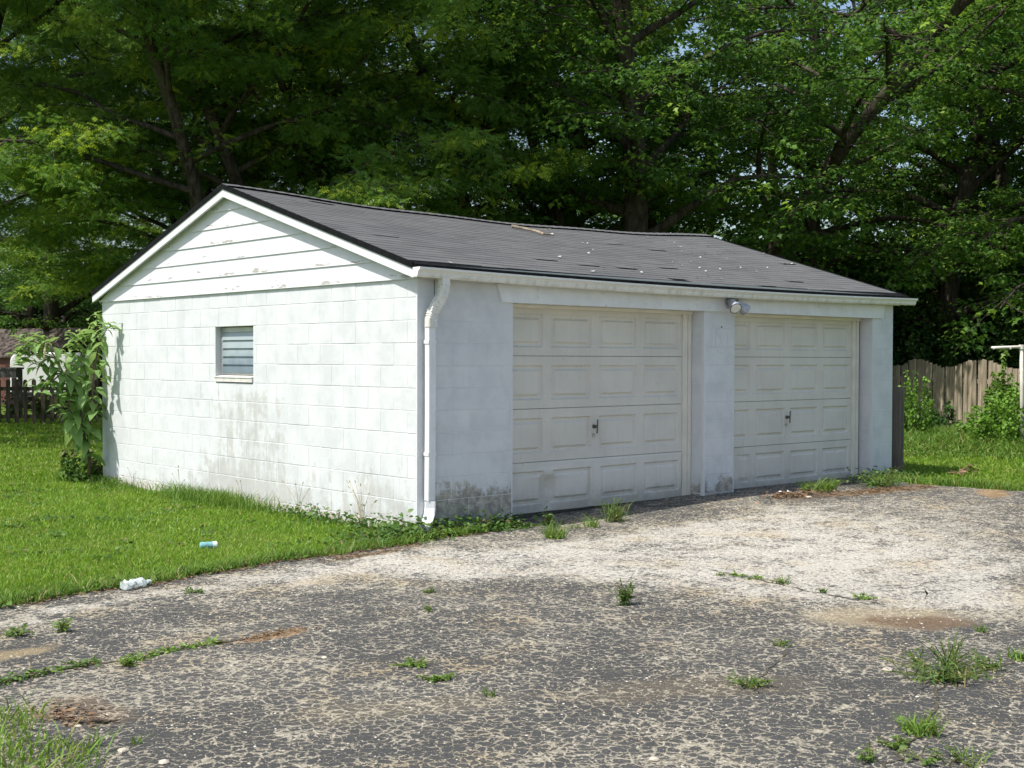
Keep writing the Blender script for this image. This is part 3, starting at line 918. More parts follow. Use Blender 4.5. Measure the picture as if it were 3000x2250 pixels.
for x in np.arange(.7, 8, 1.05):
    m = MB(); m.bar((x, -.198, 2.2895 + gsag(x)), (x, -.086, 2.2935 + gsag(x)), .018, .004); obj('gutter_hanger', m, M['steel'], gutter)

ds = empty('downspout'); ds.parent = garage
def rect_ring(c, w, d, ax=(1, 0, 0), ay=(0, 1, 0)):
    c = Vector(c); ax = Vector(ax); ay = Vector(ay)
    return [c + ax * (i * w / 2) + ay * (j * d / 2) for i, j in ((-1, -1), (-.8, -1.1), (.8, -1.1), (1, -1), (1, 1), (.8, 1.06), (-.8, 1.06), (-1, 1))]
m = MB(); rings = []
path = [Vector(p) for p in ((.205, -.125, 2.212), (.205, -.125, 2.14), (.19, -.120, 2.06), (.15, -.098, 1.975), (.115, -.075, 1.90), (.104, -.066, 1.83), (.104, -.066, 1.77))]
def along(path, t):
    f = t * (len(path) - 1); i = min(int(f), len(path) - 2); return path[i].lerp(path[i + 1], f - i)
for k in range(45):
    t = k / 44; c = along(path, t); d = (along(path, min(1, t + .02)) - along(path, max(0, t - .02))).normalized()
    ay = Vector((0, 1, 0)); ax = ay.cross(d).normalized(); ax = ax if ax.x > 0 else -ax; ay = d.cross(ax); ay = ay if ay.y > 0 else -ay
    f = (1.0 if k % 2 else .84) if 6 < k < 36 else (.92 if k <= 6 else .97)
    rings.append(rect_ring(c, .092 * f, .072 * f, ax, ay))
m.loft(rings); obj('flexible_elbow', m, M['gutter'], ds)
m = MB(); m.loft([rect_ring((.104 + .003 * math.sin(k), -.055, z), .078, .058) for k, z in enumerate((1.79, 1.4, 1.0, .62, .34, .22))]); obj('pipe', m, M['white_trim'], ds)
m = MB(); rings = []
for c, d in (((.104, -.055, .215), (0, 0, -1)), ((.10, -.058, .15), (-.1, -.08, -1)), ((.085, -.068, .09), (-.35, -.25, -1)), ((.05, -.09, .035), (-.7, -.45, -.8)), ((.0, -.122, -.005), (-.85, -.55, -.45)), ((-.03, -.142, -.02), (-.85, -.55, -.4))):
    d = Vector(d).normalized(); ax = Vector((.84, -.54, 0)); ax = (ax - d * ax.dot(d)).normalized(); ay = d.cross(ax); ay = ay if ay.y > 0 else -ay
    rings.append(rect_ring(c, .094, .070, ax, ay))
m.loft(rings, cap=False); m.loft([[Vector(p).lerp(sum((Vector(v) for v in rings[-1]), Vector()) / 8, .08) for p in rings[-1]], [Vector(p).lerp(sum((Vector(v) for v in rings[-2]), Vector()) / 8, .08) for p in rings[-2]]])
obj('outlet_elbow', m, M['white_trim'], ds)
for z in (1.62, .62):
    m = MB(); m.box(.060, .148, -.0885, -.0175, z, z + .03); obj('strap', m, M['white_trim'], ds)

# twin flood lamp on the header beam
fl = empty('flood_lamp', (4.36, -.027, 2.11), label='grey twin-head flood lamp mounted on the header beam over the pier', cat='lamp')
def fobj(name, m, mt, par=fl, **k):
    return obj(name, m, mt, par, smooth=False, **k)
m = MB(); m.tube([(0, .0, 0), (0, -.02, 0)], [.06, .055], 16); m.box(-.035, .035, -.055, -.02, -.025, .035); fobj('base_plate', m, M['lamp_grey'])
for base, d in (((-.055, -.07, .035), (-.30, -.72, -.60)), ((.05, -.07, .02), (.78, -.30, -.62))):
    d = Vector(d).normalized(); b = Vector(base)
    m = MB(); m.tube([b, b + d * .045, b + d * .075, b + d * .08, b + d * .135, b + d * .155], [.036, .042, .042, .047, .066, .069], 20)
    m.tube([Vector((base[0] * .5, -.045, .01)), b + d * .01], .012, 8)
    h = fobj('lamp_head', m, M['lamp_grey'])
    m = MB(); m.tube([b + d * .1545, b + d * .158], [.0695, .067], 20); k_ = obj('lamp_rim', m, M['dark_metal'], h)
    m = MB(); m.tube([b + d * .1585, b + d * .166], [.060, .045], 20); obj('lens', m, M['lens'], h)

# timber post at the end of the garage
pp = np.array([8.12, .11]); pz = float(gz(*pp))
d_ = ray(2627, 1133); ptop = CAM[2] + d_[2] * (8.12 - CAM[0]) / d_[0]
post = empty('timber_post', (pp[0], pp[1], pz), .2, label='weathered square timber post standing beside the garage end pier', cat='post')
m = MB(); m.loft([[(x * s, y * s, z) for x, y in ((-.066, -.07), (.066, -.07), (.07, -.066), (.07, .066), (.066, .07), (-.066, .07), (-.07, .066), (-.07, -.066))]
                  for z, s in ((-.3, 1.0), (ptop - pz - .012, .98), (ptop - pz, .93))])
obj('shaft', m, M['post'], post)
m = MB(); m.box(-.030, -.026, -.0725, -.069, .2, ptop - pz - .05); m.box(.02, .0225, -.0722, -.069, .35, ptop - pz - .2); obj('split', m, M['rubber'], post)

# ------------------------------------------------------------------ leaves
def norm(a): return a / np.maximum(np.linalg.norm(a, axis=-1, keepdims=True), 1e-9)

def tmpl_maple():
    V = np.array([(0, 0, 0), (.30, -.46, -.05), (.50, -.20, .0), (1.0, 0, -.10), (.50, .20, .0), (.30, .46, -.05), (.42, 0, .03)], float)
    F = np.array([(0, 1, 6), (1, 2, 6), (2, 3, 6), (3, 4, 6), (4, 5, 6), (5, 0, 6)])
    return V, F
def tmpl_oval(w=.5, droop=.12):
    V = np.array([(0, 0, 0), (.3, -w * .5, .06), (.3, w * .5, .06), (.65, -w * .42, .02 - droop * .3), (.65, w * .42, .02 - droop * .3), (1, 0, -droop), (.45, 0, 0)], float)
    F = np.array([(0, 1, 6), (1, 3, 6), (3, 5, 6), (5, 4, 6), (4, 2, 6), (2, 0, 6)])
    return V, F
def tmpl_frond():
    V = []; F = []
    for k in range(4):
        x = .08 + .26 * k; d = -.12 * (x * x)
        for s in (-1, 1):
            b = len(V); w = .30 - .03 * k
            V += [(x - .10, s * .015, d), (x + .12, s * .015, d), (x + .10, s * w, d - .05)]
            F.append((b, b + 1, b + 2) if s > 0 else (b + 1, b, b + 2))
    return np.array(V, float), np.array(F)
def tmpl_diamond(w=.55):
    V = np.array([(0, 0, 0), (.45, -w / 2, .04), (1, 0, -.06), (.45, w / 2, .04)], float)
    return V, np.array([(0, 1, 2), (0, 2, 3)])

def scatter(T, P, Dv, Nv, S, wid=None):
    """copies of a leaf at P, pointing along Dv, face to Nv, length S"""
    V, F = T
    X = norm(Dv); Z = norm(Nv - X * (Nv * X).sum(1, keepdims=True)); Y = np.cross(Z, X)
    w = 1.0 if wid is None else wid[:, None, None]
    L = V[None]
    W = (X[:, None] * L[..., 0:1] + Y[:, None] * L[..., 1:2] * w + Z[:, None] * L[..., 2:3]) * S[:, None, None] + P[:, None]
    n = len(P); nv = len(V)
    FF = (F[None] + (np.arange(n) * nv)[:, None, None]).reshape(-1, 3)
    return W.reshape(-1, 3), FF

def merge(parts):
    Vs, Fs, Ts, o = [], [], [], 0
    for p in parts:
        V, F = p[0], p[1]; Vs.append(V); Fs.append(F + o); o += len(V)
        Ts.append(p[2] if len(p) > 2 else np.zeros(len(V)))
    return np.concatenate(Vs), np.concatenate(Fs), np.concatenate(Ts)

def rdir(rng, n, up=0.0):
    a = rng.uniform(0, 2 * np.pi, n); z = rng.normal(up, .35, n)
    return norm(np.stack([np.cos(a), np.sin(a), z], 1))

# ------------------------------------------------------------------ trees
def grow_tree(seed, H, stems, zb, rad, nl, kind='maple', leaf=.13, low_droop=.35, vis=11.0, nspray=8, nleaf=11, keep=None):
    """stems: list of (dx, dy, lean azimuth, lean, radius, fork height factor). Returns wood mesh, leaf mesh"""
    rng = np.random.default_rng(seed)
    wood = MB(); SP = []; SD = []; SS = []
    for (sx, sy, la, ln, r0, hf) in stems:
        h = H * hf; n = 12
        pts = []; rr = []
        p = np.array([sx, sy, -.25]); d = np.array([math.cos(la) * ln * .5, math.sin(la) * ln * .5, 1.0])
        for i in range(n):
            pts.append(p.copy()); t = i / (n - 1)
            rr.append(r0 * ((1 - t) ** .75 * .97 + .03) * (1.35 if i == 0 else 1.0))
            d = norm(d + rng.normal(0, .07, 3) + np.array([math.cos(la) * ln * .13, math.sin(la) * ln * .13, .02]))
            p = p + d * h / (n - 1)
        wood.tube(pts, rr, 9)
        pts = np.array(pts)
        for k in range(nl):
            t = (zb / h) + (1 - zb / h) * ((k + rng.uniform(0, .8)) / nl) ** 0.95
            t = min(t, .985)
            f = t * (n - 1); i = min(int(f), n - 2)
            b = pts[i] + (pts[i + 1] - pts[i]) * (f - i); br = rr[i] * .5
            az = k * 2.39996 + rng.uniform(-.5, .5) + seed
            z = t * h
            prof = math.sin(math.pi * min(1, max(.12, (z - zb * .55) / (h - zb * .55))) ** .8) ** .6
            L = rad * (0.35 + .65 * prof) * rng.uniform(.75, 1.15) * (1.0 if t < .9 else .7)
            up = .55 + .7 * (t - .4) + rng.uniform(-.15, .2)
            dd = norm(np.array([math.cos(az), math.sin(az), up]))
            lp = [b]; m = 7
            for j in range(m):
                dd = norm(dd + rng.normal(0, .10, 3) + np.array([0, 0, -low_droop * (1.25 - t) * (j / m) * .55]))
                lp.append(lp[-1] + dd * L / m)
            lp = np.array(lp)
            lr = [max(.012, br * (1 - .9 * j / m)) for j in range(m + 1)]
            wood.tube(lp, lr, 6, cap=False)
            nb = int(round(5 + L * 1.25))
            for q in range(nb):
                tb = .22 + .78 * (q + rng.uniform(0, .9)) / nb
                f = min(tb, .999) * m; j = int(f)
                o = lp[j] + (lp[j + 1] - lp[j]) * (f - j); ld = norm(lp[j + 1] - lp[j])
                sgn = 1 if q % 2 else -1
                lat = norm(np.cross(ld, np.array([0, 0, 1.0]))) * sgn
                bd = norm(lat * rng.uniform(.6, 1.0) + ld * rng.uniform(.3, .8) + np.array([0, 0, rng.uniform(-.25, .35)]))
                bl = (.9 + .22 * L) * rng.uniform(.6, 1.15) * (1.15 - .45 * tb)
                bp = [o]; 
                for s in range(3):
                    bd = norm(bd + rng.normal(0, .12, 3) + np.array([0, 0, -.14]))
                    bp.append(bp[-1] + bd * bl / 3)
                bp = np.array(bp)
                wood.tube(bp, [.020, .015, .010, .005], 4, cap=False)
                hi = o[2] > vis
                ns = 2 if hi else nspray
                ts = rng.uniform(.18, 1.05, ns) * 3
                jj = np.clip(ts.astype(int), 0, 2)
                c = bp[jj] + (bp[np.minimum(jj + 1, 3)] - bp[jj]) * (ts - jj)[:, None]
                off = rdir(rng, ns, -.05) * rng.uniform(.08, .42, ns)[:, None]
                SP.append(c + off); SD.append(norm(off + bd * .35)); SS.append(np.full(ns, 1.35 if hi else 1.0))
    SP = np.concatenate(SP); SD = np.concatenate(SD); SS = np.concatenate(SS)
    n = len(SP)
    # leaves fan out in a loose flat spray
    nl_ = nleaf
    P = np.repeat(SP, nl_, 0); D0 = np.repeat(SD, nl_, 0); S0 = np.repeat(SS, nl_)
    N = len(P)
    a = rng.uniform(0, 2 * np.pi, N); r = np.sqrt(rng.uniform(0, 1, N)) * .27 * S0
    off = np.stack([np.cos(a) * r, np.sin(a) * r, rng.normal(0, .05, N) * S0 - .35 * r], 1)
    tip = np.repeat((rng.uniform(0, 1, n) < (.13 if kind == 'maple' else .18)).astype(float) * rng.uniform(.4, 1, n), nl_)  # tinted sprays: young tips on locusts, sunlit clusters painted in on maples
    if kind == 'maple':
        Dl = norm(np.stack([np.cos(a), np.sin(a), rng.normal(-.45, .3, N)], 1) + D0 * .4)
        Nl = norm(np.stack([rng.normal(0, .38, N), rng.normal(0, .38, N), np.ones(N)], 1))
        S = leaf * rng.uniform(.65, 1.2, N) * S0
        T = tmpl_maple()
    else:
        Dl = norm(np.stack([np.cos(a), np.sin(a), rng.normal(-.15, .5, N)], 1) + D0 * .3)
        Nl = norm(np.stack([rng.normal(0, .8, N), rng.normal(0, .8, N), np.ones(N)], 1))
        S = leaf * rng.uniform(.7, 1.2, N) * S0
        T = tmpl_frond()
    V, F = scatter(T, P + off, Dl, Nl, S)
    wm = wood.mesh('trunk', True); wm.materials.append(M['bark'])
    lm = tri_mesh('crown', V, F, np.repeat(tip, len(T[0])))
    return wm, lm

def plant_tree(meshes, leafmat, loc, rot, sc, name, label, group=None):
    t = empty(name, (loc[0], loc[1], loc[2]), rot, label=label, cat='tree', group=group)
    t.scale = (sc, sc, sc)
    wm, lm = meshes
    obj('trunk', wm, None, t)
    if not lm.materials: lm.materials.append(leafmat)
    obj('crown', lm, None, t)
    return t

T2 = math.pi
maple_a = grow_tree(11, 15.5, [(0, 0, .6, .12, .36, 1.0), (.75, -.25, -.5, .35, .24, .85)], 3.0, 5.2, 24, 'maple', leaf=.135)
maple_b = grow_tree(23, 16, [(0, 0, 0, .10, .30, 1.0)], 2.2, 5.6, 36, 'maple', leaf=.14, low_droop=.7)
maple_c = grow_tree(37, 14.5, [(0, 0, -.4, .55, .26, .95), (-.5, .3, 2.0, .10, .22, 1.0)], 3.6, 4.6, 22, 'maple', leaf=.13)
locust_a = grow_tree(51, 14.5, [(0, 0, 2.4, .30, .17, 1.0), (.3, .1, .2, .42, .14, .92)], 3.2, 5.6, 22, 'locust', leaf=.155, nleaf=19, nspray=11, low_droop=.35)
locust_b = grow_tree(67, 14, [(0, 0, 1.0, .22, .18, 1.0)], 3.4, 5.8, 32, 'locust', leaf=.155, nleaf=19, nspray=11, low_droop=.35)
back_a = grow_tree(83, 17, [(0, 0, 0, .1, .30, 1.0)], 1.8, 5.6, 30, 'maple', leaf=.24, nspray=4, nleaf=8, vis=13, low_droop=.6)

TREES = [
    (locust_a, 'locust', 640, 25.5, 1.4, 1.0, 'honey_locust', 'feathery yellow green locust rising behind the gable peak'),
    (locust_b, 'locust', 850, 26.0, 2.0, 1.05, 'honey_locust', 'single-trunk feathery locust behind the left half of the roof ridge'),
    (locust_b, 'locust', -260, 30.0, 4.0, 1.1, 'honey_locust', 'feathery locust hanging over the dark picket fence corner'),
    (locust_a, 'locust', 1160, 29.0, 3.6, 1.05, 'honey_locust', 'forked feathery locust between the single locust and the twin maple trunks'),
    (locust_b, 'locust', 430, 40.0, 5.3, 1.05, 'honey_locust', 'feathery locust growing behind the picket fence near the red shed'),
    (maple_b, 'maple', 150, 44.0, 3.3, .95, 'maple_tree', 'dense maple rising above the red shed roof'),
    (maple_c, 'maple', 1540, 28.5, 1.1, 1.0, 'maple_tree', 'twin-trunk maple showing two slim dark trunks above the roof ridge'),
    (maple_b, 'maple', 1705, 32.0, .7, .95, 'maple_tree', 'slim straight maple behind the middle of the roof ridge'),
    (maple_a, 'maple', 1900, 28.0, 2.2, 1.0, 'maple_tree', 'thick double-trunk maple behind the far end of the roof ridge'),
    (maple_c, 'maple', 2030, 31.0, -.9, 1.08, 'maple_tree', 'maple with a long trunk leaning out over the garage end'),
    (maple_b, 'maple', 2380, 36.0, 2.6, 1.0, 'maple_tree', 'wide low-branched maple behind the end of the garage'),
    (maple_b, 'maple', 2760, 36.0, 4.4, 1.05, 'maple_tree', 'low-branched maple drooping over the scalloped board fence'),
    (maple_a, 'maple', 3040, 37.0, .2, 1.0, 'maple_tree', 'double-trunk maple standing behind the clothesline pole'),
    (maple_b, 'maple', 3260, 31.0, 5.6, 1.0, 'maple_tree', 'broad maple whose branches reach in past the clothesline pole'),
]
for me, lk, u, D, rot, sc, nm, lb in TREES:
    plant_tree(me, M[lk], ud(u, D), rot, sc, nm, lb)
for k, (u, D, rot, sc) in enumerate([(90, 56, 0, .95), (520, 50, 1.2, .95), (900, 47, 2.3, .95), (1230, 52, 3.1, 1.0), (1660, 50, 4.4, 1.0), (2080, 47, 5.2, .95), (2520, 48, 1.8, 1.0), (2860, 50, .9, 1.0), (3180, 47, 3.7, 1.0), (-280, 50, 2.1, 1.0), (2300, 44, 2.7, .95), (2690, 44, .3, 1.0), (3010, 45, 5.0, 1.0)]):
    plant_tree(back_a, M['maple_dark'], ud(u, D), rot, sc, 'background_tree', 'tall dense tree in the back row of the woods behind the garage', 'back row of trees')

# ------------------------------------------------------------------ shrubs
def shrub_mesh(seed, h, r, n, leaf, tmpl, top=.5):
    rng = np.random.default_rng(seed)
    # several upright shoots, leaves around each
    ns = max(5, int(n / 90)); a = rng.uniform(0, 2 * np.pi, ns); rr = np.sqrt(rng.uniform(0, 1, ns)) * r
    hh = h * (1 - .55 * (rr / r) ** 1.6) * rng.uniform(.7, 1.05, ns)
    base = np.stack([np.cos(a) * rr * .5, np.sin(a) * rr * .5, np.zeros(ns)], 1)
    tipp = np.stack([np.cos(a) * rr, np.sin(a) * rr, hh], 1)
    wood = MB()
    for b, t, h_ in zip(base, tipp, hh): wood.tube([b + [0, 0, -.05], (b + t) / 2 + [0, 0, h_ * .1], t], [.012, .008, .003], 4, cap=False)
    k = rng.integers(0, ns, n); t = rng.uniform(.05, 1.0, n) ** .8
    P = base[k] * (1 - t[:, None]) + tipp[k] * t[:, None]
    off = rdir(rng, n, 0) * (rng.uniform(.02, .30, n) * (1.1 - t) * max(r, .3) / .6)[:, None]
    P = P + off; P[:, 2] = np.maximum(P[:, 2], .02)
    Dl = norm(off * 3 + rdir(rng, n, -.2) * .6 + np.array([0, 0, -.1])); Nl = norm(rng.normal(0, .5, (n, 3)) + [0, 0, 1.0])
    S = leaf * rng.uniform(.55, 1.2, n)
    V, F = scatter(tmpl, P, Dl, Nl, S)
    tip = np.repeat((t > .75) * rng.uniform(0, .9, n), len(tmpl[0]))
    wm = wood.mesh('stem'); wm.materials.append(M['stem'])
    return wm, tri_mesh('foliage', V, F, tip)

def shrub(meshes, mat, loc, rot, sc, name, label, cat='shrub', group=None):
    t = empty(name, tuple(loc), rot, label=label, cat=cat, group=group); t.scale = (sc, sc, sc) if not hasattr(sc, '__len__') else sc
    wm, lm = meshes
    obj('stem', wm, None, t)
    if not lm.materials: lm.materials.append(mat)
    obj('foliage', lm, None, t)
    return t

ov = tmpl_oval(.62, .15)
sa = shrub_mesh(3, 1.9, .75, 2600, .10, ov)
shrub(sa, M['shrub'], ud(2682, 23.5), 0, (.55, .55, .80), 'leafy_shrub', 'bright green leafy shrub between the timber post and board fence')
sb_ = shrub_mesh(5, 1.6, 1.3, 5200, .10, ov)
shrub(sb_, M['shrub'], ud(2975, 22.8), 1, (.72, .72, .78), 'leafy_shrub', 'broad bright green shrub at the foot of the clothesline pole')
sc_ = shrub_mesh(8, 2.2, .55, 1700, .16, tmpl_maple())
shrub(sc_, M['vine'], ud(2935, 24.0), 2, (.62, .62, .78), 'climbing_vine', 'tall pale vine with large leaves climbing before the board fence', 'vine')
sd_ = shrub_mesh(9, .75, .6, 900, .09, ov)
shrub(sd_, M['understory'], ud(2775, 25.2), 2, 1.0, 'small_bush', 'small dull dark bush at the foot of the board fence')
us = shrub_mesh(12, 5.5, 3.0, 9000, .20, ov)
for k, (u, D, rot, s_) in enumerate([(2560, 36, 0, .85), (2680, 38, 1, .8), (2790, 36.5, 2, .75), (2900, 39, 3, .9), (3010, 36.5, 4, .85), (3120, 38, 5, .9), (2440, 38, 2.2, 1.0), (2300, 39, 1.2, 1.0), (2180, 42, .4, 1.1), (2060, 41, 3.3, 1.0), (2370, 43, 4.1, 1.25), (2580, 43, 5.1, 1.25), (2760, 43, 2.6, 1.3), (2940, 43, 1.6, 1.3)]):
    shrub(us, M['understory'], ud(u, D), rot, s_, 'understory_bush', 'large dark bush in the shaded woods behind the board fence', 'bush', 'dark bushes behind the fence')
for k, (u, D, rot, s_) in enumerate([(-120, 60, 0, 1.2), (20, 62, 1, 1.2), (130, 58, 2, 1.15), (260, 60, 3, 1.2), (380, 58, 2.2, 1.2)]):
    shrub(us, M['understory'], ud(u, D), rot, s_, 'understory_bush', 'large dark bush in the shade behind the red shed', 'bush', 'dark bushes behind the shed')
pk = shrub_mesh(17, .75, .4, 700, .07, ov)
fb = shrub(pk, M['understory'], ud(38, 33.5), 0, 1.0, 'flowering_bush', 'small bush with pink flowers behind the picket fence')
rng = np.random.default_rng(3)
V, F = scatter(tmpl_diamond(.9), rng.normal(0, .17, (70, 3)) + [0, 0, .52], rdir(rng, 70), rdir(rng, 70, .5), rng.uniform(.05, .09, 70))
obj('blossom', tri_mesh('blossom', V, F), M['petal'], fb)
pk2 = shrub_mesh(19, 1.0, .5, 500, .16, tmpl_oval(.4, .25))
shrub(pk2, M['weed'], ud(150, 33.0), 1.5, 1.0, 'leafy_shrub', 'pale green large-leaved plant growing against the back of the picket fence')
pk3 = shrub_mesh(21, .55, .38, 900, .07, ov)
shrub(pk3, M['cover'], np.array([-.22, 6.95, float(gz(-.2, 6.9))]), 1.5, 1.0, 'small_bush', 'low dark bush at the foot of the tall pokeweed')

# ------------------------------------------------------------------ tall pokeweed at the back corner
def pokeweed():
    D = 16.75; rng = np.random.default_rng(31)
    b = gpt(258, 1392); root = empty('pokeweed', tuple(b), 0, label='tall pokeweed with large leaves leaning against the back corner of the garage', cat='plant')
    view = np.array([math.sin(YAW - .33), math.cos(YAW - .33), 0])
    def P(u, v, dd=0.0):
        return uvd(u, v, D) + view * dd - b
    chains = [[(262, 1392, 0), (262, 1340, .0), (240, 1250, -.05), (236, 1170, -.05), (225, 1120, -.1), (185, 1090, -.15), (165, 1050, -.2), (140, 1015, -.25), (128, 998, -.25)],
              [(240, 1250, 0), (252, 1150, .1), (262, 1080, .1), (262, 1020, .12), (254, 985, .12)],
              [(258, 1300, .0), (268, 1180, -.1), (275, 1080, -.2), (292, 1000, -.3), (312, 965, -.38)],
              [(225, 1120, -.1), (212, 1080, .05), (205, 1050, .1)],
              [(262, 1080, .1), (278, 1010, .15), (286, 955, .2), (288, 930, .2)],
              [(185, 1090, -.1), (130, 1075, -.1), (100, 1062, -.1)],
              [(236, 1170, 0), (200, 1150, -.1), (180, 1130, -.1)],
              [(165, 1050, -.2), (110, 1035, -.2), (62, 1030, -.2)], [(185, 1090, -.15), (150, 1120, -.3), (128, 1125, -.3)], [(140, 1015, -.25), (100, 1000, -.2), (85, 1005, -.2)], [(262, 1080, .1), (235, 1030, .0), (215, 1000, .0)], [(240, 1250, -.1), (205, 1200, -.2), (185, 1175, -.25)]]
    st = MB(); segs = []
    for ci, ch in enumerate(chains):
        pts = np.array([P(*c) for c in ch])
        r0 = .022 if ci in (0, 2) else .012
        st.tube(pts, [r0 * (1 - .75 * i / (len(pts) - 1)) for i in range(len(pts))], 7)
        segs.append(pts)
    obj('stem', st, M['red_stem'], root, smooth=True)
    # one broad leaf, folded along its midrib
    xs = [0, .06, .2, .38, .56, .74, .9, 1.0]; ws = [.008, .05, .17, .215, .20, .14, .06, .0]
    V = []; F = []
    for x, w in zip(xs, ws):
        z = .07 * math.sin(x * 2.6) - .30 * x * x
        V += [(x, -w, z + w * .22), (x, 0, z - .01), (x, w, z + w * .22)]
    for i in range(len(xs) - 1):
        a = 3 * i; F += [(a, a + 3, a + 4, a + 1), (a + 1, a + 4, a + 5, a + 2)]
    mb = MB(); mb.add(V, F); lm = mb.mesh('leaf', True); lm.materials.append(M['poke'])
    def leaf(p, az, pitch, L, roll):
        o = obj('leaf', lm, None, root, tuple(p), (roll, pitch, az)); o.scale = (L, L, L)
    azv = math.atan2(RT[1], RT[0])    # picture right
    for ci, pts in enumerate(segs):
        seglen = np.linalg.norm(np.diff(pts, axis=0), axis=1); tot = seglen.sum()
        n = int(tot * (25 if ci else 22)) + 5
        for k in range(n):
            t = (k + rng.uniform(0, .9)) / n
            if ci == 0 and t < .10: continue
            s = t * tot; i = 0
            while i < len(seglen) - 1 and s > seglen[i]: s -= seglen[i]; i += 1
            p = pts[i] + (pts[i + 1] - pts[i]) * (s / seglen[i])
            L = rng.uniform(.14, .31) * (1.12 - .5 * t)
            p = p + rng.normal(0, .05, 3) * [1, 1, .5]
            leaf(p, rng.uniform(0, 2 * np.pi), rng.uniform(.15, .8), L, rng.uniform(-.5, .5))
        top = pts[-1]
        for k in range(18):
            leaf(top + rng.normal(0, .06, 3), rng.uniform(0, 2 * np.pi), rng.uniform(-.7, .5), rng.uniform(.09, .19), rng.uniform(-.5, .5))
    # drooping flower spikes
    for ci in (0, 2, 3):
        sp = MB()
        p = segs[ci][-2]; d = np.array([rng.uniform(-.1, .1), rng.uniform(-.1, .1), 0])
        sp.tube([p, p + d + [0, 0, .03], p + d * 1.8 + [0, 0, -.06], p + d * 2 + [0, 0, -.16]], [.006, .011, .012, .004], 6); obj('flower_spike', sp, M['dry_stem'], root)
pokeweed()

# ------------------------------------------------------------------ lawn
def in_garage(x, y, m=0.0): return (x > -m) & (x < GW + m) & (y > -m) & (y < GD + m)
def corner_patch(x, y):
    """grassy verge beside the drive"""
    return (x < -4.74 + .06 * np.sin(y * 9) - .05 * np.maximum(0, -3.25 - y)) & (y < -3.15 + .05 * np.sin(x * 11)) 

def blades(P, h, w, rng, lean=.45, tint=None):
    n = len(P)
    a = rng.uniform(0, 2 * np.pi, n); b = rng.uniform(0, 2 * np.pi, n)
    sd = np.stack([np.cos(a), np.sin(a), np.zeros(n)], 1) * (w / 2)[:, None]
    le = np.stack([np.cos(b), np.sin(b), np.zeros(n)], 1) * (h * rng.uniform(.1, lean * 2, n))[:, None]
    up = np.zeros((n, 3)); up[:, 2] = 1
    m = P + up * (h * .55)[:, None] + le * .35
    t = P + up * (h * rng.uniform(.75, 1, n))[:, None] + le
    V = np.stack([P - sd, P + sd, m - sd * .8, m + sd * .8, t], 1).reshape(-1, 3)
    F = np.array([(0, 1, 3), (0, 3, 2), (2, 3, 4)])
    FF = (F[None] + (np.arange(n) * 5)[:, None, None]).reshape(-1, 3)
    return V, FF, np.repeat(np.zeros(n) if tint is None else tint, 5)

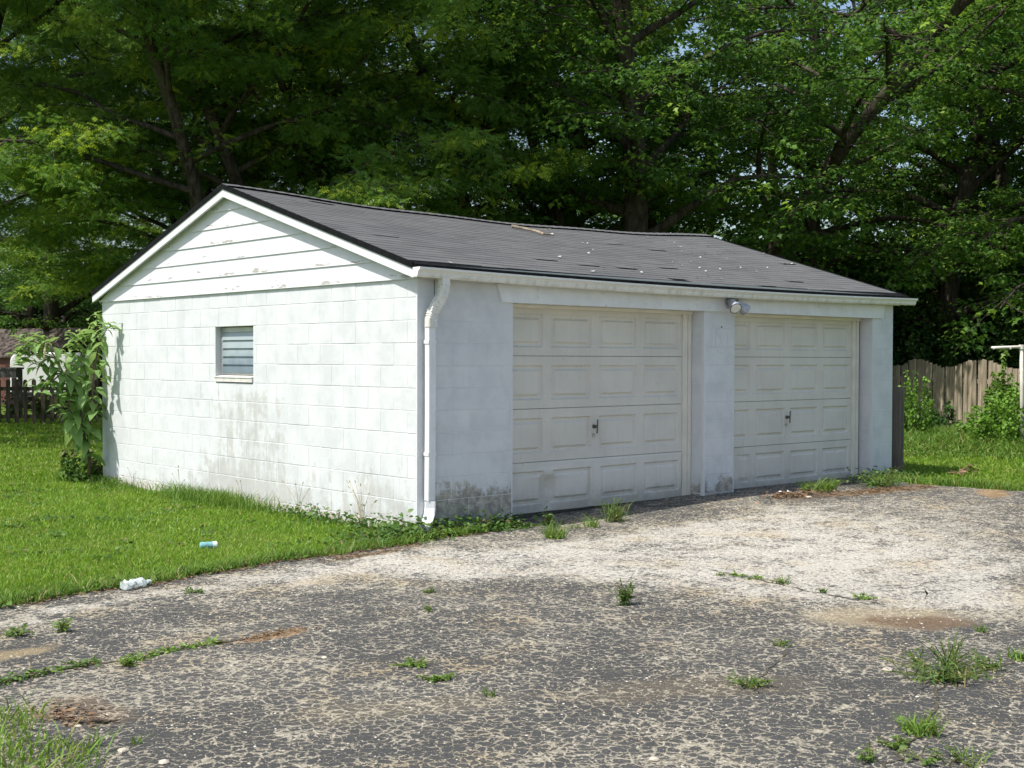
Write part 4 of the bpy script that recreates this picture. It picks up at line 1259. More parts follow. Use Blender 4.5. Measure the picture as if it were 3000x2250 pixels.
def build_grass():
    rng = np.random.default_rng(5); parts = []
    a0, a1 = YAW - .56, YAW + .62
    for D0, D1, dens, h, w in ((4.6, 8.0, 2600, .036, .0065), (8.0, 11.5, 2500, .040, .0078), (11.5, 16, 1350, .045, .0108), (16, 23, 560, .052, .017), (23, 34, 220, .070, .030)):
        area = .5 * (a1 - a0) * (D1 ** 2 - D0 ** 2); n = int(area * dens)
        d = np.sqrt(rng.uniform(D0 ** 2, D1 ** 2, n)); a = rng.uniform(a0, a1, n)
        x = CAM[0] + d * np.sin(a); y = CAM[1] + d * np.cos(a)
        k = ~in_garage(x, y, .0) & (~on_drive(x, y) | corner_patch(x, y))
        # thin, worn fringe beside the asphalt
        x, y = x[k], y[k]
        P = np.stack([x, y, gz(x, y) + np.where(corner_patch(x, y), .012, 0)], 1)
        u, v, zc = to_px(P)
        k = (u > -480) & (u < 3800) & (v < 2420); P = P[k]; n = len(P)
        clump = .5 + .5 * np.sin(P[:, 0] * 2.3 + 1.7 * np.sin(P[:, 1] * 1.9)) * np.sin(P[:, 1] * 2.9 + 1.1 * np.sin(P[:, 0] * 2.2))
        dry = (rng.uniform(0, 1, n) < .06 + .14 * (clump < .18)) * rng.uniform(.3, 1, n)
        hh = h * .82 * rng.uniform(.5, 1.3, n) * (.75 + .55 * clump)
        parts.append(blades(P, hh, w * rng.uniform(.6, 1.3, n), rng, .55, dry))
    V, F, T = merge(parts)
    obj('grass', tri_mesh('grass', V, F, T), M['grass'], kind='stuff', label='mown green lawn grass around the garage', cat='grass')
    # longer unmown grass against the walls, at the edge of the drive and far along the board fence
    parts = []
    def strip(n, fx, fy, h, w, lean=.5):
        x = fx(rng.uniform(0, 1, n)); y = fy(x, rng.uniform(0, 1, n))
        parts.append(blades(np.stack([x, y, gz(x, y)], 1), h * rng.uniform(.5, 1.3, n), w * rng.uniform(.7, 1.3, n), rng, lean, (rng.uniform(0, 1, n) < .10) * .8))
    n = 2600
    y = rng.uniform(1.2, 6.5, n); x = -np.abs(rng.normal(0, .13, n)) - .02
    clump = np.clip(np.sin(y * 2.1 + .6) * .6 + .55, .12, 1)
    parts.append(blades(np.stack([x, y, gz(x, y)], 1), .13 * clump * rng.uniform(.5, 1.4, n), .007 * rng.uniform(.7, 1.3, n), rng, .5, (rng.uniform(0, 1, n) < .08) * .8))
    n = 1500; y = rng.normal(3.6, .7, n); x = -np.abs(rng.normal(0, .16, n)) - .02
    parts.append(blades(np.stack([x, y, gz(x, y)], 1), .20 * rng.uniform(.4, 1.2, n), .007 * rng.uniform(.7, 1.3, n), rng, .5))
    n = 2500; x = rng.uniform(-5, .6, n); y = yT(x) + np.abs(rng.normal(0, .10, n)) - .03
    parts.append(blades(np.stack([x, y, gz(x, y) + .01], 1), .085 * rng.uniform(.5, 1.4, n), .008 * rng.uniform(.7, 1.3, n), rng, .8, (rng.uniform(0, 1, n) < .15) * .9))
    n = 2500; y = rng.uniform(-5, -.1, n); x = xR(y) + np.abs(rng.normal(0, .18, n)) - .05
    parts.append(blades(np.stack([x, y, gz(x, y) + .01], 1), .10 * rng.uniform(.5, 1.4, n), .012 * rng.uniform(.7, 1.3, n), rng, .7, (rng.uniform(0, 1, n) < .1) * .9))
    n = 600; x = rng.uniform(-5.3, -4.66, n); y = rng.uniform(-4.6, -3.1, n); k = corner_patch(x - .05, y); x, y = x[k], y[k]; n = len(x)
    parts.append(blades(np.stack([x, y, gz(x, y) + .012], 1), .075 * rng.uniform(.4, 1.5, n), .007 * rng.uniform(.7, 1.3, n), rng, .9, (rng.uniform(0, 1, n) < .2) * .9))
    # rank weeds before the board fence
    u = rng.uniform(2600, 3150, 16000); d = rng.uniform(20.5, 25.5, 16000)
    a = YAW + np.arctan((u - 1500) / FPX); x = CAM[0] + d * np.sin(a); y = CAM[1] + d * np.cos(a); n = len(x)
    parts.append(blades(np.stack([x, y, gz(x, y)], 1), .26 * rng.uniform(.3, 1.3, n) * ss(20.3, 22.5, d) + .05, .024 * rng.uniform(.7, 1.3, n), rng, .6, (rng.uniform(0, 1, n) < .08) * .9))
    V, F, T = merge(parts)
    obj('long_grass', tri_mesh('long_grass', V, F, T), M['crabgrass'], kind='stuff', label='longer unmown grass along the walls, drive edge and fence', cat='grass')
build_grass()

def build_cover():
    """low broad-leaved ground cover by the downspout and along the drive edge"""
    rng = np.random.default_rng(9); P = []
    def patch(n, cx, cy, rx, ry, h):
        x = rng.normal(cx, rx, n); y = rng.normal(cy, ry, n); P.append(np.stack([x, y, gz(x, y) + np.abs(rng.normal(0, h, n)) + .01], 1))
    patch(700, .35, -.14, .28, .07, .07); patch(500, -.15, -.10, .18, .12, .08); patch(500, -.45, -.05, .3, .14, .06); patch(420, -.10, .55, .06, .5, .07)
    patch(260, -.1, 1.7, .05, .4, .05); patch(330, .75, -.26, .28, .06, .035); patch(200, .95, -.10, .12, .06, .05)
    for k in range(26):
        x = rng.uniform(-4.4, .2); patch(26, x, float(yT(x)) + .05, .10, .05, .02)
    patch(260, 6.9, -.35, .25, .22, .07); patch(260, 7.6, -.25, .3, .12, .06); patch(220, 6.5, -.62, .2, .10, .08)
    patch(140, -.12, 6.2, .06, .3, .06)
    for k in range(60):        # clover and plantain in the lawn
        x = rng.uniform(-4.6, -.2); y = rng.uniform(-.5, 7)
        if y > yT(x) + .05: patch(int(rng.integers(10, 45)), x, y, rng.uniform(.04, .14), rng.uniform(.04, .14), .012)
    P = np.concatenate(P); k = ~in_garage(P[:, 0], P[:, 1], .01); P = P[k]; n = len(P)
    D = rdir(rng, n, -.1); N = norm(rng.normal(0, .45, (n, 3)) + [0, 0, 1]); S = rng.uniform(.025, .065, n)
    V, F = scatter(tmpl_oval(.6, .2), P, D, N, S)
    tip = np.repeat((rng.uniform(0, 1, n) < .08) * rng.uniform(.3, 1, n), 7)
    obj('ground_cover', tri_mesh('ground_cover', V, F, tip), M['cover'], kind='stuff', label='low broad-leaved weeds along the wall foot and drive edge', cat='weeds')
build_cover()

# ------------------------------------------------------------------ fences, pole, far things
def board_fence():
    A = ud(2560, 31.0); B = ud(3200, 24.0); B = A + (B - A) * 1.75
    L = float(np.hypot(*(B - A)[:2])); az = math.atan2(B[1] - A[1], B[0] - A[0])
    f = empty('board_fence', (A[0], A[1], float(gz(A[0], A[1]))), az, label='weathered board fence with a scalloped top behind the shrubs', cat='fence')
    rng = random.Random(6); pitch = .178
    n = int(L / pitch)
    # crest of the scallop falls near pixel column 2868
    def rel(u):
        best = min(range(n), key=lambda k: abs(to_px((A[0] + math.cos(az) * k * pitch, A[1] + math.sin(az) * k * pitch, 1.0))[0] - u)); return best * pitch
    crest = rel(2868)
    for k in range(n):
        x = k * pitch + rng.uniform(-.006, .006)
        per = 2.45; t = (x - crest) / per; t = t - round(t)
        h = 1.50 + .085 * math.cos(2 * math.pi * t) + rng.uniform(-.022, .022)
        w = .066 + rng.uniform(-.003, .003)
        m = MB(); sl = rng.uniform(-.012, .012)
        m.loft([[(-w, -.010, z0), (w, -.010, z1), (w, .010, z1), (-w, .010, z0)] for z0, z1 in ((.02, .02), (h - .012 - sl, h - .012 + sl), (h - sl, h + sl))])
        obj('fence_board', m, M['fence'], f, (x, (-.022 if k % 2 else -.022) + rng.uniform(-.004, .004), 0), (rng.uniform(-.012, .012), rng.uniform(-.012, .012), 0))
    for z in (.35, 1.1):
        m = MB(); m.box(-.1, L, .0, .04, z, z + .09); obj('fence_rail', m, M['fence'], f)
    for k in range(int(L / 2.45) + 2):
        m = MB(); m.box(-.045, .045, .042, .132, -.3, 1.38); obj('fence_post', m, M['fence'], f, (k * 2.45 + (crest % 2.45) - 1.2, 0, 0))
board_fence()

def picket_fence():
    A = ud(-760, 32.6); B = ud(520, 30.2)
    L = float(np.hypot(*(B - A)[:2])); az = math.atan2(B[1] - A[1], B[0] - A[0])
    f = empty('picket_fence', (A[0], A[1], float(gz(A[0], A[1]))), az, label='dark brown round-topped picket fence at the end of the lawn', cat='fence')
    rng = random.Random(2); pitch = .195; n = int(L / pitch)
    m = MB(); w = .046
    ring = [(-w, .0), (w, .0), (w, .98)] + [(w * 1.05 * math.cos(t), 1.06 + w * 1.3 * math.sin(t)) for t in np.linspace(-.2, math.pi + .2, 9)] + [(-w, .98)]
    m.loft([[(x, -.011, z) for x, z in ring], [(x, .011, z) for x, z in ring]])
    pm = m.mesh('picket'); pm.materials.append(M['picket'])
    for k in range(n):
        obj('picket', pm, None, f, (k * pitch, -.02, rng.uniform(-.01, .01)), (0, rng.uniform(-.015, .015), 0))
    for z in (.22, .86):
        m = MB(); m.box(0, L, -.005, .035, z, z + .085); obj('fence_rail', m, M['picket'], f)
    for k in range(int(L / 2.34) + 1):
        m = MB(); m.box(-.045, .045, .037, .127, -.3, 1.1); obj('fence_post', m, M['picket'], f, (k * 2.34 + .1, 0, 0))
picket_fence()

def clothes_pole():
    D = 22.2; b = ud(2991, D); az = math.atan2(RT[1], RT[0]) + .35
    t = empty('clothesline_pole', tuple(b), az, label='rusty cream painted T shaped clothesline pole by the board fence', cat='pole')
    top = uvd(2988, 1016, D)[2] - b[2]
    m = MB(); m.tube([(0.05, 0, -.3), (0.02, 0, top * .6), (0, 0, top + .03)], .031, 12); obj('upright', m, M['pole'], t, smooth=True)
    m = MB(); m.tube([(-.60, 0, top - .02), (0, 0, top), (.60, 0, top + .01)], .024, 10); c = obj('crossbar', m, M['pole'], t, smooth=True)
    for x in (-.58, -.25, .25, .58):
        m = MB(); m.tube([(x, -.03, top - .012), (x, -.05, top - .03), (x, -.03, top - .045), (x, -.012, top - .03)], .006, 6); obj('line_hook', m, M['steel'], c)
    m = MB(); m.tube([(0, 0, top - .04), (0, 0, top + .035)], .042, 12); obj('collar', m, M['pole'], t)
clothes_pole()

def red_shed():
    D = 46; p = ud(-8, D); az = math.atan2(RT[1], RT[0])
    s = empty('red_shed', tuple(p), az - .55, label='small red barn shed with a brown gable roof beyond the picket fence', cat='shed')
    W, L, e, pk = 2.2, 4.4, 1.60, 2.42      # gable end looks along -x of the shed
    m = MB(); m.box(0, L, -W / 2, W / 2, -.2, e); 
    m.add([(0, -W / 2, e), (0, W / 2, e), (0, 0, pk), (L, -W / 2, e), (L, W / 2, e), (L, 0, pk)], [(0, 2, 1), (3, 4, 5), (0, 3, 5, 2), (1, 2, 5, 4)])
    w = obj('wall', m, M['barn_red'], s)
    for k in range(13):
        z = .1 + k * .2
        hw = W / 2 if z < e else W / 2 * (pk - z) / (pk - e)
        if hw < .1: continue
        m = MB(); m.box(-.02, -.001, -hw, hw, z, z + .19); obj('siding_board', m, M['barn_red'], w)
    for sy in (-1, 1):
        m = MB(); o = .12
        a = (-.15, sy * (W / 2 + o), e - o * (pk - e) / (W / 2)); b = (-.15, 0, pk + .02)
        m.loft([[(x, a[1], a[2] + .0), (x, b[1], b[2]), (x, b[1], b[2] + .05), (x, a[1], a[2] + .05)] for x in (-.15, L + .15)])
        obj('roof', m, M['barn_roof'], s)
        m = MB(); m.bar((-.165, a[1], a[2] + .0), (-.165, 0, pk + .02), .03, .12, up=(0, 0, 1)); obj('rake_board', m, M['barn_trim'], s)
    m = MB(); m.box(-.04, -.021, -.5, .1, 0, 1.5); d = obj('door', m, M['barn_trim'], s)
red_shed()

def trailer():
    D = 37.5; p = ud(112, D); az = math.atan2(RT[1], RT[0])
    t = empty('small_trailer', tuple(p), az, label='white round-cornered trailer body seen through the pokeweed leaves', cat='trailer')
    z0, z1 = .55, uvd(112, 1032, D)[2] - p[2]; hw = .80
    r = .28; ring = []
    for cx, cz, a0 in ((hw - r, z1 - r, 0), (-hw + r, z1 - r, math.pi / 2)):
        ring += [(cx + r * math.cos(a0 + t_), cz + r * math.sin(a0 + t_)) for t_ in np.linspace(0, math.pi / 2, 7)]
    ring += [(-hw, z0), (hw, z0)]
    m = MB(); m.loft([[(x * s, y, (z - z0) * s + z0) for x, z in ring] for y, s in ((0, .97), (.03, 1), (2.6, 1), (2.63, .97))]); obj('body', m, M['trailer'], t, smooth=False)
    m = MB(); m.box(-hw + .02, hw - .02, .0, 2.6, z0 - .12, z0 - .003); obj('frame', m, M['rubber'], t)
    for sx in (-1, 1):
        m = MB(); m.tube([(sx * (hw + .02), 1.4, .30), (sx * (hw - .16), 1.4, .30)], .30, 20); wh = obj('wheel', m, M['rubber'], t)
    m = MB(); m.bar((0, 0, .42), (0, -1.0, .40), .08, .08); obj('tow_bar', m, M['rubber'], t)
trailer()

def rack():
    D = 34.5; p = ud(2, D); az = math.atan2(RT[1], RT[0])
    t = empty('wooden_bench', tuple(p), az, label='tall grey wooden potting bench behind the picket fence', cat='bench')
    top = uvd(5, 1076, D)[2] - p[2]
    m = MB(); m.box(-1.0, .50, -.25, .25, top - .05, top); obj('top', m, M['rack'], t)
    m = MB(); m.box(-.98, .48, -.23, .2, top - .26, top - .052); obj('apron', m, M['rack'], t)
    m = MB(); m.box(-.98, .48, -.20, .20, .35, .40); obj('shelf', m, M['rack'], t)
    for x in (-.9, .42):
        for y in (-.2, .2):
            m = MB(); m.box(x - .045, x + .045, y - .045, y + .045, -.1, top - .262); obj('leg', m, M['rack'], t)
rack()

# ------------------------------------------------------------------ weeds in the drive
DZ = .012
def weed(u, v, h, r, n, leaf, mat, name, label, wid=.4, seed=0, blade=0, spread=1.0, stalks=0, cat='weed', group=None):
    p = gpt(u, v); rng = np.random.default_rng(seed + int(u) * 7 + int(v)); parts = []
    if n:
        ns = max(2, n // 9); a = rng.uniform(0, 2 * np.pi, ns); rr = np.sqrt(rng.uniform(0, 1, ns)) * r
        tips = np.stack([np.cos(a) * rr, np.sin(a) * rr * spread, h * rng.uniform(.45, 1, ns) * (1 - .4 * rr / max(r, .01))], 1)
        k = rng.integers(0, ns, n); t = rng.uniform(.12, 1, n)
        P = tips[k] * np.stack([t ** .8, t ** .8, t], 1)
        V, F = scatter(tmpl_oval(wid, .2), P, norm(rdir(rng, n, .15) + tips[k] * 1.2), norm(rng.normal(0, .5, (n, 3)) + [0, 0, 1]), leaf * rng.uniform(.5, 1.2, n) * (1.2 - .5 * t))
        parts.append((V, F, np.repeat((rng.uniform(0, 1, n) < .07) * .8, 7)))
        for q in tips:
            pts = [np.zeros(3), q * [.5, .5, .6], q]
            mb = MB(); mb.tube(pts, [.0035, .0028, .0015], 3, cap=False)
            V = np.array(mb.v); Fq = np.array(mb.f); F = np.concatenate([Fq[:, [0, 1, 2]], Fq[:, [0, 2, 3]]]); parts.append((V, F, np.full(len(V), .35)))
    if blade:
        a = rng.uniform(0, 2 * np.pi, blade); rr = np.sqrt(rng.uniform(0, 1, blade)) * r * .6
        P = np.stack([np.cos(a) * rr, np.sin(a) * rr * spread, np.zeros(blade)], 1)
        parts.append(blades(P, h * rng.uniform(.4, 1.1, blade), .007 * rng.uniform(.6, 1.3, blade), rng, .8, (rng.uniform(0, 1, blade) < .12) * .9))
    V, F, T = merge(parts)
    V[:, 2] = np.maximum(V[:, 2], .002)
    return obj(name, tri_mesh(name, V, F, T), M[mat], None, (p[0], p[1], float(gz(p[0], p[1])) + DZ), label=label, cat=cat, group=group)

weed(1830, 1778, .25, .06, 150, .05, 'weed', 'tall_weed', 'lone upright leafy weed in the middle of the driveway', .3, blade=10)
weed(1625, 1580, .17, .16, 60, .04, 'crabgrass', 'grass_tuft', 'bright grass tuft in front of the dented door', .35, blade=150)
weed(1608, 1545, .26, .09, 60, .06, 'weed', 'leafy_weed', 'upright leafy weed at the foot of the door beside the grass tuft', .4)
weed(1800, 1532, .30, .17, 170, .045, 'weed', 'leafy_weed', 'bushy feathery weed at the shadow edge below the first door', .3, blade=60)
weed(1735, 1548, .13, .13, 0, .05, 'crabgrass', 'grass_tuft', 'small spiky tuft between the bushy weed and leafy weed', blade=70)
weed(1690, 1552, .06, .10, 0, .05, 'crabgrass', 'grass_tuft', 'tiny grass tuft between the bright tuft and spiky tuft', blade=30)
weed(2415, 1442, .20, .40, 60, .06, 'crabgrass', 'grass_tuft', 'row of grass growing at the foot of the second door', .35, blade=190, spread=.35)
weed(2360, 1440, .14, .18, 20, .05, 'crabgrass', 'grass_tuft', 'short grass tuft beside the brown leaf pile', .35, blade=70, spread=.5)
weed(2590, 1428, .26, .30, 200, .055, 'weed', 'leafy_weed', 'scrubby weed clump at the foot of the end pier', .35, blade=50)
weed(2760, 1996, .13, .30, 330, .045, 'weed', 'sprawling_weed', 'wiry sprawling weed clump at the meeting of the driveway cracks', .28, blade=40)
weed(2775, 1968, .27, .17, 170, .035, 'weed', 'feathery_weed', 'tall feathery stalks rising behind the sprawling weed clump', .22, blade=8)
weed(2690, 1955, .12, .08, 60, .04, 'weed', 'leafy_weed', 'small leafy weed beside the sprawling clump', .4)
weed(2895, 1968, .10, .16, 110, .04, 'weed', 'leafy_weed', 'low weed in the crack past the sprawling clump', .35, blade=20)
weed(2985, 1938, .08, .10, 50, .04, 'crabgrass', 'grass_tuft', 'low grassy weed at the far end of the crack', .35, blade=40)
weed(2700, 2155, .10, .14, 40, .05, 'crabgrass', 'grass_tuft', 'flat crabgrass tuft in the crack below the sprawling weeds', .3, blade=110)
weed(2645, 2200, .06, .11, 110, .03, 'weed', 'spurge_mat', 'small mat of grey green weed next to the flat crabgrass', .5)
weed(2545, 2240, .07, .08, 30, .035, 'weed', 'leafy_weed', 'tiny weed with dry stalk near the grey green mat', .4, blade=12)
weed(2715, 2243, .07, .14, 60, .03, 'weed', 'spurge_mat', 'thin weed mat below the flat crabgrass', .4, blade=10)
weed(2820, 2246, .08, .14, 60, .03, 'weed', 'spurge_mat', 'thin straggling weeds right of the flat crabgrass', .35, blade=25)
weed(2185, 2018, .07, .13, 80, .04, 'weed', 'leafy_weed', 'low weed patch on dark asphalt before the brown stain', .35, blade=25)
weed(2290, 1900, .05, .09, 30, .035, 'weed', 'leafy_weed', 'thin half-dry weed between the low weed patch and stain', .35, blade=15)
weed(1205, 1958, .04, .13, 130, .026, 'crabgrass', 'spurge_mat', 'flat yellow green weed mat alone on the open asphalt', .6, spread=.7)
weed(1275, 2000, .04, .13, 130, .026, 'crabgrass', 'spurge_mat', 'second flat yellow green mat touching the first one', .6, spread=.7)
weed(1260, 1795, .05, .05, 30, .03, 'weed', 'leafy_weed', 'tiny weed on the dark asphalt behind the flat mats', .4, blade=6)
weed(1262, 1742, .05, .06, 24, .03, 'weed', 'leafy_weed', 'tiny browned weed where dark asphalt meets pale gravel', .4, blade=14)
weed(1435, 2048, .05, .06, 10, .03, 'weed', 'grass_tuft', 'tiny dry grass tuft on the open asphalt', .4, blade=14)
weed(182, 1858, .11, .05, 40, .06, 'crabgrass', 'leafy_weed', 'upright bright green seedling near the lawn edge', .25, blade=10)
weed(45, 1868, .06, .16, 120, .035, 'weed', 'spurge_mat', 'grey green weed mat near the upright seedling', .4, blade=10)
weed(372, 1958, .10, .05, 40, .06, 'crabgrass', 'leafy_weed', 'upright bright green seedling in the weedy crack', .25, blade=8)
weed(570, 1742, .05, .11, 40, .035, 'weed', 'spurge_mat', 'small weed mat beside the crushed plastic bottle', .4, blade=18)
weed(400, 2190, .07, .04, 0, .03, 'crabgrass', 'grass_tuft', 'wispy single grass tuft near the broken stick', blade=10)
weed(2105, 1690, .04, .06, 24, .03, 'weed', 'leafy_weed', 'tiny weed at the near end of the dotted crack line', .4, blade=6)
weed(2165, 1693, .04, .08, 40, .03, 'crabgrass', 'leafy_weed', 'low weed second along the dotted crack line', .4, blade=8)
weed(2212, 1702, .05, .08, 34, .03, 'crabgrass', 'leafy_weed', 'low weed third along the dotted crack line', .4, blade=8)
weed(2295, 1715, .07, .12, 50, .03, 'weed', 'leafy_weed', 'bushier weed with rusty base on the dotted crack line', .4, blade=18)
weed(2415, 1742, .04, .08, 40, .03, 'weed', 'leafy_weed', 'dull flat weed on the crack before the sandy patch', .4, blade=6)
weed(2525, 1760, .05, .12, 70, .03, 'crabgrass', 'leafy_weed', 'low green weed row end beside the sandy patch', .4, blade=16)
weed(2880, 1858, .06, .06, 14, .03, 'weed', 'grass_tuft', 'thin grass sprig behind the feathery stalks', blade=16)
# weeds filling the long crack
rng = np.random.default_rng(77)
crack = [gpt(u, v) for u, v in ((-60, 2025), (0, 2010), (80, 1992), (160, 1975), (250, 1955), (290, 1950))]
crack2 = [gpt(u, v) for u, v in ((385, 1945), (480, 1918), (560, 1902), (650, 1888))]
for ci, ch in enumerate((crack, crack2)):
    P = []
    for a, b in zip(ch[:-1], ch[1:]):
        n = int(np.linalg.norm(b - a) * (560 if ci == 0 else 430)); t = rng.uniform(0, 1, n)
        P.append(a + (b - a) * t[:, None] + rng.normal(0, .024, (n, 3)) * [1, 1, 0])
    P = np.concatenate(P); n = len(P); P[:, 2] = gz(P[:, 0], P[:, 1]) + DZ + np.abs(rng.normal(0, .016 if ci == 0 else .010, n))
    o_ = P.mean(0); o_[2] = float(gz(o_[0], o_[1])) + DZ
    V, F = scatter(tmpl_oval(.45, .2), P - o_, rdir(rng, n, .1), norm(rng.normal(0, .5, (n, 3)) + [0, 0, 1]), rng.uniform(.015, .038, n))
    obj('weed_row', tri_mesh('weed_row', V, F, np.repeat((rng.uniform(0, 1, n) < .08) * .8, 7)), M["weed" if ci == 0 else 'crabgrass'], None, tuple(o_),
        label=('thick green row of weeds filling the driveway crack' if ci == 0 else 'thin mossy continuation of the weedy driveway crack'), cat='weeds', kind='stuff')
# dry seed stalks against the side wall
for k, (y, h, lb) in enumerate(((.75, .42, 'sheaf of dry seed stalks against the side wall near the downspout'), (1.85, .36, 'arching dry stalk against the side wall between stalk sheaves'),
                                (2.95, .30, 'short dry stalks against the stained side wall'), (4.4, .34, 'thin dry stalks at the side wall beyond the window'), (5.6, .26, 'small dry stalks at the side wall near the pokeweed'))):
    m = MB(); r_ = random.Random(k)
    for q in range(7 if k == 0 else 4):
        dx, dy = r_.uniform(-.10, -.01), r_.uniform(-.22, .22); hh = h * r_.uniform(.6, 1.05)
        m.tube([(0, r_.uniform(-.03, .03), 0), (dx * .4, dy * .35, hh * .6), (dx, dy, hh)], [.003, .0022, .0012], 3)
        m.tube([(dx, dy, hh), (dx * 1.1, dy * 1.15, hh * 1.06)], [.006, .002], 4)
    obj('dry_stalks', m, M['dry_stem'], None, (-.06, y, float(gz(-.06, y))), label=lb, cat='weed', kind=None)

# ------------------------------------------------------------------ litter
def crushed_bottle():
    p = gpt(398, 1728); b = empty('plastic_bottle', (p[0], p[1], float(gz(p[0], p[1])) + DZ + .03), .25, label='crushed clear plastic bottle lying at the lawn edge', cat='bottle')
    rng = np.random.default_rng(4); rings = []
    for i, x in enumerate(np.linspace(-.10, .10, 16)):
        r = .036 * (1 if i < 12 else 1 - .18 * (i - 11)); ring = []
        for k in range(14):
            a = 2 * math.pi * k / 14; rr = r * (1 + .16 * rng.normal()) ; ring.append((x, rr * math.cos(a) * 1.25, max(-.026, rr * math.sin(a) * (.75 + .3 * math.sin(i * 1.3)))))
        rings.append(ring)
    m = MB(); m.loft(rings); obj('body', m, M['plastic'], b)
    m = MB(); m.tube([(.10, 0, 0), (.125, 0, -.004)], .014, 12); obj('cap', m, M['bottle_cap'], b)
crushed_bottle()
p = gpt(612, 1606)
b = empty('drink_can', (p[0], p[1], float(gz(p[0], p[1])) + .024), -.35, label='small blue drink can lying in the lawn grass', cat='can')
m = MB(); m.tube([(-.075, 0, 0), (-.068, 0, 0), (.03, 0, 0)], [.022, .03, .03], 16); obj('body', m, M['blue_wrap'], b)
m = MB(); m.tube([(.0302, 0, 0), (.062, 0, 0), (.07, 0, 0)], [.0305, .0305, .024], 16); obj('end_band', m, M['bottle_cap'], b)
p = gpt(290, 2128); rs = random.Random(3)
m = MB(); m.tube([(-.085, 0, .008), (-.03, .006, .011), (.03, -.004, .009), (.09, .010, .012)], [.004, .007, .008, .003], 6)
obj('stick', m, M['bark'], None, (p[0], p[1], float(gz(p[0], p[1])) + DZ), (0, 0, math.atan2(RT[1], RT[0]) + .1), label='short dark broken stick on the asphalt near the grassy verge', cat='stick')
p = gpt(2298, 1450); m = MB(); r_ = np.random.default_rng(8); V = []
for i in range(5):
    for j in range(4): V.append((i * .035 - .07, j * .028 - .04, abs(r_.normal(0, .014)) + .004 + .012 * (i % 2)))
m.add(V, [(i * 4 + j, i * 4 + j + 4, i * 4 + j + 5, i * 4 + j + 1) for i in range(4) for j in range(3)])
obj('crumpled_paper', m, M['paper'], None, (p[0], p[1], float(gz(p[0], p[1])) + DZ + .004), (0, 0, -.3), label='crumpled scrap of white paper by the brown leaf pile', cat='paper')

def ico_stone(seed, r, flat=.42):
    rng = np.random.default_rng(seed); m = MB(); rings = []
    for t, s in ((-1, .55), (-.55, .95), (0, 1.05), (.5, .85), (.85, .45)):
        rings.append([(r * s * math.cos(a) * rng.uniform(.85, 1.12), r * s * math.sin(a) * rng.uniform(.8, 1.1), r * flat * t + r * flat * .95) for a in np.linspace(0, 2 * math.pi, 9)[:-1]])
    m.loft(rings); return m
for k, (u, v, r, lb) in enumerate(((950, 1934, .017, 'round tan stone on the asphalt beyond the rusty patch'), (360, 2210, .022, 'flat pale stone half buried beside the grassy verge'),
                                   (230, 2136, .014, 'small yellow pebble beside the broken stick'), (2600, 1972, .026, 'flat tan stone on the asphalt before the sprawling weeds'),
                                   (480, 2245, .022, 'flat grey stone at the edge of the grassy verge'), (2370, 1462, .035, 'dark flat rock chip beside the leaf pile'),
                                   (1425, 1540, .02, 'white pebble at the foot of the downspout pier'), (1915, 2236, .022, 'cream pebble alone on the crazed asphalt'))):
    p = gpt(u, v); obj('stone', ico_stone(k, r), M['stone'], None, (p[0], p[1], float(gz(p[0], p[1])) + DZ - .004), (0, 0, k), label=lb, cat='stone')

# leaf pile, straw dust
def litter(name, n, cx, cy, rx, ry, rot, size, mat, label, h=.015, w=.5, seed=1):
    rng = np.random.default_rng(seed); a = R(rot)
    p = rng.normal(0, 1, (n, 2)) * [rx, ry] * .55
    x = cx + p[:, 0] * math.cos(a) - p[:, 1] * math.sin(a); y = cy + p[:, 0] * math.sin(a) + p[:, 1] * math.cos(a)
    P = np.stack([x, y, gz(x, y) + DZ + np.abs(rng.normal(0, h, n)) + .004], 1)
    D = rdir(rng, n, 0) * [1, 1, .35]; N = norm(rng.normal(0, .45, (n, 3)) + [0, 0, 1])
    V, F = scatter(tmpl_diamond(w), P, D, N, size * rng.uniform(.5, 1.3, n))
    obj(name, tri_mesh(name, V, F), M[mat], kind='stuff', label=label, cat='litter')
litter('leaf_litter', 480, 4.75, -.66, .55, .17, 4, .05, 'dead_leaf', 'heap of brown dead leaves in front of the second door', .02)
litter('pine_straw', 900, 5.9, -1.0, 1.1, .20, -4, .07, 'straw', 'rusty pine straw scattered before the end pier', .008, .08, 2)
litter('pine_straw', 260, -3.12, -2.70, .25, .06, 5, .045, 'straw', 'rusty straw at the end of the weedy crack', .006, .1, 3)
litter('pine_straw', 240, -1.05, -.68, .5, .05, 9, .06, 'straw', 'rusty straw along the lawn edge near the garage corner', .006, .1, 4)
litter('leaf_litter', 160, -4.6, -3.5, .12, .22, 0, .035, 'dead_leaf', 'brown leaf crumbs beside the grassy verge', .01, .4, 5)
litter('leaf_litter', 45, 8.6, -.62, .35, .12, 0, .09, 'dead_leaf', 'tan dead leaves lying in the grass beyond the post', .05, .45, 6)

rng = np.random.default_rng(41); n = 1500
x = rng.uniform(-5.2, .5, n); y = yT(x) + rng.normal(-.035, .035, n)
V, F = scatter(tmpl_diamond(.35), np.stack([x, y, gz(x, y) + DZ + .004 + np.abs(rng.normal(0, .005, n))], 1), rdir(rng, n) * [1, 1, .3], norm(rng.normal(0, .3, (n, 3)) + [0, 0, 1]), rng.uniform(.012, .045, n))
obj('leaf_litter', tri_mesh('leaf_litter', V, F), M['dead_leaf'], kind='stuff', label='brown crumbs along the lawn edge of the drive', cat='litter')
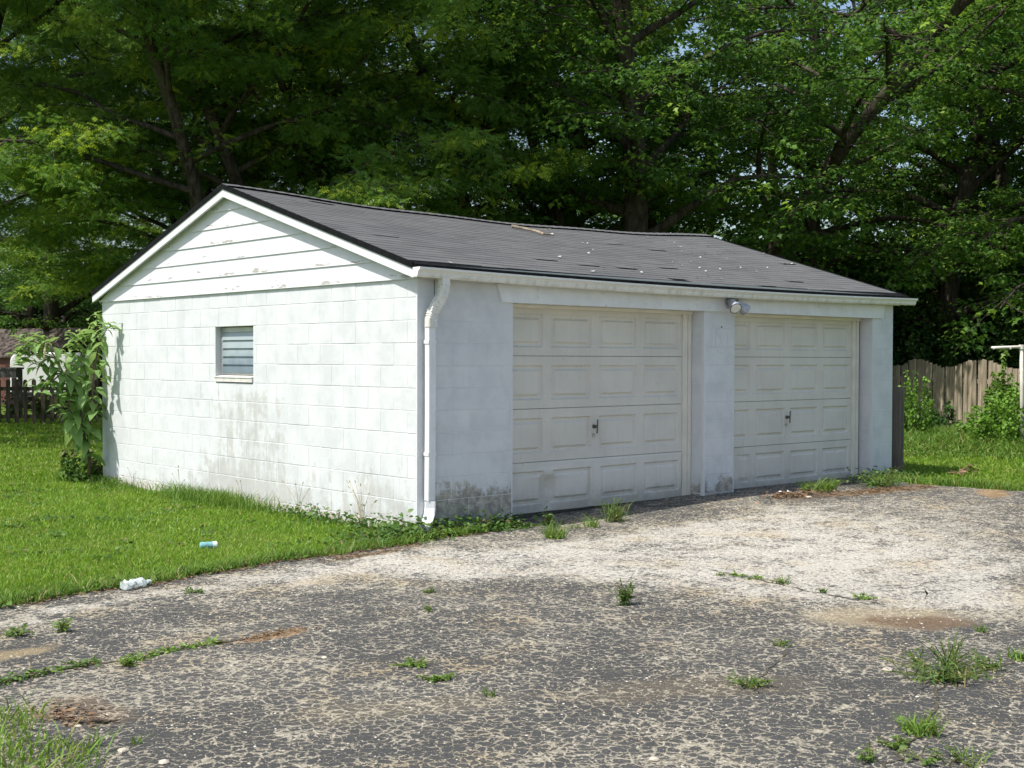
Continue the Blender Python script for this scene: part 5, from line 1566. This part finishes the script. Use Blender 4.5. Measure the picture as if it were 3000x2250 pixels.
# loose gravel on the drive
def gravel():
    rng = np.random.default_rng(21)
    n0 = 60000; a = rng.uniform(YAW - .46, YAW + .46, n0); d = rng.uniform(4.8 ** 1.2, 15 ** 1.2, n0) ** (1 / 1.2)
    x = CAM[0] + d * np.sin(a); y = CAM[1] + d * np.cos(a)
    pale = sum(ell(x, y, e) for e in PALE)
    cl = .5 + .5 * np.sin(x * 3.1 + 2 * np.sin(y * 2.3)) * np.sin(y * 3.7 + 1.5 * np.sin(x * 2.9))
    k = on_drive(x - .03, y + .03) & ~corner_patch(x, y) & (rng.uniform(0, 1, n0) < .10 + .30 * cl ** 2 + .35 * np.minimum(pale, 1))
    x, y, d = x[k], y[k], d[k]; n = len(x)
    r = (.003 + .0042 * rng.uniform(0, 1, n) ** 4) * (1 + .02 * d)
    base = np.array([(1, 0, 0), (0, 1, 0), (-1, 0, 0), (0, -1, 0), (0, 0, .75), (.7, .7, .3)], float)
    F0 = np.array([(0, 5, 4), (5, 1, 4), (1, 2, 4), (2, 3, 4), (3, 0, 4)])
    th = rng.uniform(0, 2 * np.pi, n); c, s = np.cos(th), np.sin(th)
    sx = rng.uniform(.8, 1.6, n)
    B = base[None] * np.stack([sx, np.ones(n), rng.uniform(.7, 1.2, n)], 1)[:, None]
    V = np.stack([B[..., 0] * c[:, None] - B[..., 1] * s[:, None], B[..., 0] * s[:, None] + B[..., 1] * c[:, None], B[..., 2]], -1) * r[:, None, None]
    V += np.stack([x, y, gz(x, y) + DZ - .001], 1)[:, None]
    F = (F0[None] + (np.arange(n) * 6)[:, None, None]).reshape(-1, 3)
    obj('loose_gravel', tri_mesh('loose_gravel', V.reshape(-1, 3), F), M['gravel'], kind='stuff', label='loose pale gravel scattered over the crumbling asphalt', cat='gravel')
gravel()

# bits on the roof: fallen twig, pale flakes
tw = [uvd(u, v, 1) for u, v in ((1495, 661), (1530, 672), (1570, 683), (1590, 690), (1622, 693))]
def on_roof(u, v):
    d = ray(u, v); lo, hi = 5.0, 40.0
    for _ in range(60):
        t = (lo + hi) / 2; p = CAM + d * t
        if p[1] < 3.32 and p[2] > float(roof_z(p[0], p[1])): lo = t
        else: hi = t
    return CAM + d * lo
m = MB(); pts = [on_roof(u, v) + np.array([0, -.01, .022]) for u, v in ((1497, 668), (1530, 674), (1570, 683), (1590, 690), (1622, 694))]
m.tube(pts, [.022, .018, .016, .013, .008], 7)
m.tube([pts[2], pts[2] + np.array([.15, -.1, .04])], [.009, .003], 5)
obj('fallen_branch', m, M['fence'], None, label='bare pale branch lying just below the roof ridge', cat='branch')
rng = np.random.default_rng(15); V = []; F = []
pix = [(rng.normal(2010, 190), rng.normal(765, 32)) for _ in range(42)] + [(rng.uniform(1300, 2500), rng.uniform(660, 830)) for _ in range(22)]
for u, v in pix:
    p = on_roof(u, v)
    if not (0 < p[0] < 7.9 and -.03 < p[1] < 3.2): continue
    s = rng.uniform(.012, .042); a = rng.uniform(0, 6.28); b = len(V)
    for k in range(4):
        t = a + k * 1.57; x = p[0] + s * math.cos(t) * (1 if k % 2 else .5); y = p[1] + s * .5 * math.sin(t)
        V.append((x, y, float(roof_z(x, y)) + .012 + (.012 if k == 1 else 0)))
    F += [(b, b + 1, b + 2), (b, b + 2, b + 3)]
obj('roof_flakes', tri_mesh('roof_flakes', np.array(V), np.array(F)), M['white_flake'], kind='stuff', label='pale flakes and curled bits lying on the shingles', cat='litter')
